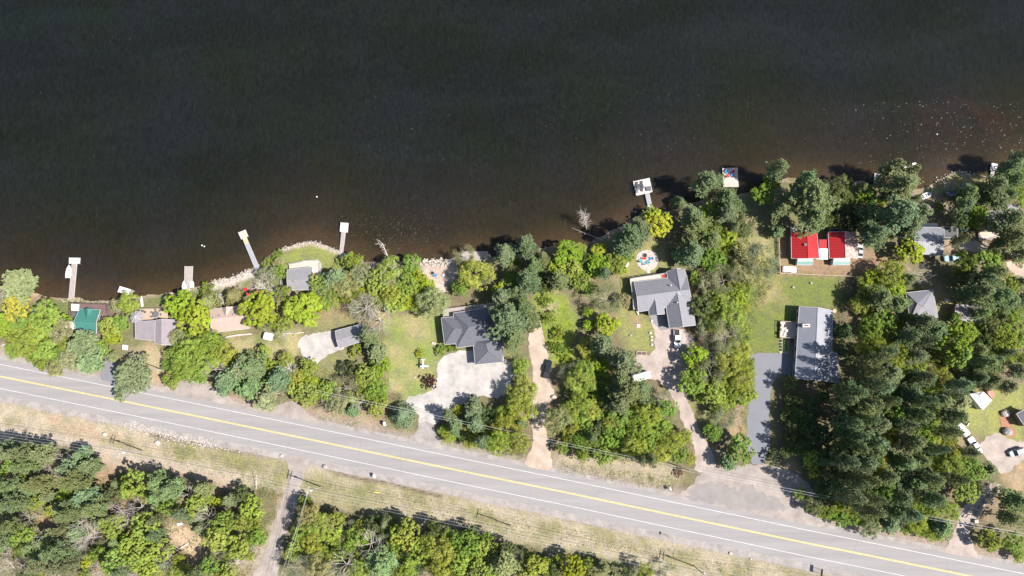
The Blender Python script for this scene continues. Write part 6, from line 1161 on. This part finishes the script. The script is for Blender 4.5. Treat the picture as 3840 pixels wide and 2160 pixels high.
FAMG = {'pine_tree': 'pines', 'maple_tree': 'bright green maples', 'leafy_tree': 'leafy green trees', 'budding_tree': 'trees just coming into leaf', 'bare_tree': 'leafless trees', 'shrub': 'low shrubs', 'cedar_tree': 'cedars'}
HREF = {'P': 15, 'p': 9, 'q': 9, 'D': 7, 'd': 6, 'L': 8.5, 'Y': 8.5, 'O': 8, 'G': 8.5, 'K': 7, 'B': 9, 'b': 8.5, 'S': 8.5, 'N': 10.5}
for kd, px, py, rpx, hh, lb in trees:
    fam, colr, hr, w, nm = KD[kd]; r0 = rpx*.082
    H = (hh*.93 if hh and kd == 'P' else hh) or min(r0*hr, HREF.get(kd, 99)*1.15)
    if kd == 'P' and not hh: H = max(H, 10)
    if py > 1650 and px < 2450 and fam != 's' and not hh: H *= 1.4
    if px > 3145 and px < 3560 and py > 1240 and py < 1990 and kd == 'P': H = rt.uniform(13, 21) if px > 3270 else rt.uniform(22, 25); rpx *= rt.uniform(.8, 1.15)
    if py > 1650 and px < 1000 and kd not in 'N': rpx *= rt.uniform(.78, 1.0)
    zc = H*(.62 if fam not in 'DsP' else (.5 if fam != 's' else .45)); g = G(px, py, zc); r_ = rpx*mpp(px, py, zc)
    (tm, cm), R0, H0 = PR[fam][uses.get(fam, 0) % len(PR[fam])]; uses[fam] = uses.get(fam, 0)+1
    root = empty(nm, (g.x, g.y, -.02), rt.uniform(0, 6.28), lb, 'shrub' if fam == 's' else 'tree', FAMG[nm])
    el = rt.uniform(.93, 1.07); gf = 1.13 if fam in 'Pp' else 1.12; root.scale = (r_/R0*gf*el, r_/R0*gf/el, H/H0)
    t1 = bpy.data.objects.new('trunk', tm); COL.objects.link(t1); t1.parent = root
    c1 = bpy.data.objects.new('branches' if fam == 'N' else 'crown', cm); COL.objects.link(c1); c1.parent = root
    k = rt.uniform(.84, 1.16)
    if kd == 'L' and (py > 1380 or rt.random() < .3): colr = (.27, .35, .075)
    c1.color = (colr[0]*k*rt.uniform(.86,1.16), colr[1]*k, colr[2]*k*rt.uniform(.85,1.15), 1)
# dead trees with a shape of their own
def snag(name, label, base, top, zt, r=.16, m='paletwig', nb=14, bl=1.6, seed=1, z0=0):
    rs = random.Random(seed); a = G(*base, z0); a.z = z0; c = G(*top, zt); segs = [(a, c, r, r*.3)]
    for i in range(nb):
        p_ = a.lerp(c, .3+.7*rs.random()); d = Vector((rs.gauss(0,1), rs.gauss(0,1), rs.gauss(.2,.6))).normalized()+(c-a).normalized()*.4; e = p_+d*bl*rs.uniform(.4,1); segs.append((p_, e, r*.3, r*.1))
        for j in range(3): s = p_.lerp(e, rs.uniform(.3,1)); segs.append((s, s+(d+Vector((rs.gauss(0,.6), rs.gauss(0,.6), rs.gauss(0,.4))))*bl*.4, r*.14, r*.07))
    b = MB(); b.tube(*segs[0], 7); root = empty(name, (a.x, a.y, 0), 0, label, 'tree'); b.build('trunk', M[m], root)
    b = MB(); [b.tube(*s, 4, cap=False) for s in segs[1:]]; b.build('branches', M[m], root)
snag('dead_tree', 'white dead trunk leaning out over the water above the shore thicket', (1462,982), (1434,912), 2.5, .2, 'birch', 16, 1.6, 3, .2)
snag('dead_tree', 'pale dead tree standing in shaded water left of the round patio pines', (2200,862), (2188,800), 7, .18, 'paletwig', 60, 1.9, 4, -.5)
snag('fallen_tree', 'thin pale fallen trunk in the shaded shallows above the lime trees', (2262,902), (2145,855), .6, .1, 'paletwig', 8, .8, 5, .2)
snag('fallen_tree', 'grey fallen branches beside the left road bend', (5,1295), (120,1265), 1.2, .2, 'paletwig', 26, 2.6, 6)
snag('fallen_tree', 'long white fallen birch on the brown soil clearing', (715,2030), (612,2100), 2.0, .17, 'birch', 12, 1.8, 7)
snag('fallen_tree', 'white fallen birch along the gravel track bottom', (930,2070), (865,2130), 2.0, .13, 'birch', 26, 2.0, 8)
snag('fallen_tree', 'white birch trunk lying over grass left of white gravel yard', (1140,1247), (1060,1252), 1.5, .13, 'birch', 14, 2.2, 9)
snag('dead_tree', 'pair-like bare white limbs leaning over the lakeside fire ring lawn', (1025,1105), (965,1060), 5.0, .15, 'birch', 26, 2.6, 10)
snag('dead_tree', 'white bare limbs leaning across the pull-off hedge', (1103,1405), (1080,1380), 5, .17, 'birch', 16, 2.6, 11)
snag('fallen_tree', 'small grey fallen trunk at the right roadside bank', (3408,1999), (3372,1988), .5, .18, 'birch', 3, .8, 12)
snag('dead_tree', 'leaning grey trunks in the bottom left wood', (385,2012), (262,2025), 6, .13, 'paletwig', 34, 3.5, 13)
snag('dead_tree', 'pale forked trunk beside the grassy gravel track verge', (960,1835), (962,1778), 4, .11, 'birch', 6, 1.0, 14)
snag('dead_tree', 'branching white trunk in the bottom middle wood', (1420,2040), (1378,2008), 6, .15, 'birch', 20, 2.4, 15)
snag('dead_tree', 'small snag in the shade right of the long house', (3240,1440), (3270,1425), 8, .13, 'paletwig', 20, 2.2, 16)
# ---------------------------------------------------------------- undergrowth (nobody could count it)
rng = np.random.default_rng(12)
def under(name, label, polys, col, clumps, per, leaf, hz, seed, sp=.35):
    rng = np.random.default_rng(seed); Cs = []
    for px, cnt in polys:
        P_ = [P2(*q) for q in px]; xs = [p[0] for p in P_]; ys_ = [p[1] for p in P_]; x = rng.uniform(min(xs), max(xs), cnt*3); y = rng.uniform(min(ys_), max(ys_), cnt*3)
        ok = (poly_sd(x, y, P_) > 0) & (nz(x, y, .5, seed) > -.35); x = x[ok][:cnt]; y = y[ok][:cnt]
        for i in range(len(x)):
            n_ = int(per*rng.uniform(.5,1.4)); s_ = rng.uniform(.5,1.5); c = rng.normal(size=(n_,3))*np.array([sp,sp,hz*.35])*s_; c[:,2] = np.abs(c[:,2])+.05; Cs.append(c+np.array([x[i],y[i],0]))
    Cn = np.vstack(Cs); Nn = rng.normal(size=Cn.shape)*.6+np.array([0,0,1.0]); me = quads(name, Cn, Nn, rng.uniform(.6,1.3,len(Cn))*leaf, rng, M['leaf'])
    o = bpy.data.objects.new(name, me); COL.objects.link(o); o.color = (*col, 1); tag(o, label, 'undergrowth', kind='stuff'); return o
WOODS = [([(0,1660),(200,1680),(420,1770),(640,1770),(860,1830),(1000,1830),(1060,1850),(1000,2040),(940,2160),(0,2160)], 1500), ([(1120,1900),(1400,1950),(1800,2020),(2300,2110),(2300,2160),(1050,2160)], 800), ([(600,1290),(960,1330),(1120,1350),(1500,1480),(1480,1580),(1100,1500),(900,1470),(640,1420)], 500),
 ([(1200,990),(1560,990),(1600,1140),(1250,1130)], 350), ([(1700,980),(2350,930),(2480,800),(2780,740),(2760,960),(2640,1020),(2560,960),(2380,900),(2320,1040),(2100,1090),(1800,1130)], 700), ([(2600,980),(2850,960),(2900,1060),(2800,1320),(2640,1320),(2620,1100)], 350), ([(3130,1050),(3400,1000),(3560,1250),(3560,1740),(3500,1990),(3060,1940),(3100,1700),(3060,1450),(3150,1420)], 1100), ([(3440,1230),(3840,1100),(3840,1430),(3600,1450),(3500,1400)], 400), ([(2200,1260),(2380,1330),(2480,1480),(2600,1690),(2520,1750),(2100,1700),(2120,1500)], 500), ([(0,1200),(250,1240),(240,1370),(400,1380),(60,1330)], 200), ([(1640,1520),(1960,1520),(1960,1720),(1650,1650)], 250), ([(2600,1400),(2780,1350),(2780,1500),(2790,1620),(2700,1620),(2600,1450)], 220), ([(3500,700),(3840,640),(3840,1000),(3620,820)], 250)]
under('undergrowth', 'olive and green undergrowth below the trees', WOODS, (.20,.235,.08), 0, 14, .27, .9, 21, .55)
under('brushwood', 'dry brown brushwood between the trees', [(p, int(c*.8)) for p, c in WOODS], (.22,.17,.12), 0, 7, .24, .5, 22, .45)
under('verge_weeds', 'bright weeds and tufts on the roadside verges and rough plots', [([(560,1650),(900,1720),(1070,1760),(1060,1830),(700,1770)], 260), ([(1110,1800),(1500,1850),(1950,1940),(2600,2080),(2500,2110),(2000,2020),(1200,1880)], 900), ([(2010,1100),(2110,1100),(2155,1220),(2140,1370),(2060,1370),(2030,1250)], 420), ([(2100,1730),(2550,1790),(2520,1840),(2090,1770)], 220), ([(1200,1560),(1440,1590),(1400,1610),(1190,1580)], 60), ([(2600,2090),(3000,2170),(3400,2250),(2600,2160)], 260), ([(1020,960),(1040,990),(1060,1000),(1020,1020)], 60)], (.20,.26,.07), 0, 7, .2, .3, 23)
under('dry_grass', 'straw coloured dry grass tufts on the verges', [([(0,1520),(500,1630),(1060,1760),(1060,1800),(500,1720),(0,1620)], 700), ([(1110,1800),(1500,1850),(1950,1940),(2600,2080),(2500,2110),(2000,2020),(1200,1880)], 1400), ([(2100,1730),(2550,1790),(2520,1840),(2090,1770)], 260), ([(2600,2090),(3000,2170),(3400,2250),(2600,2160)], 300)], (.40,.34,.21), 0, 6, .2, .25, 24)
SC.render.resolution_x = 1024; SC.render.resolution_y = 576
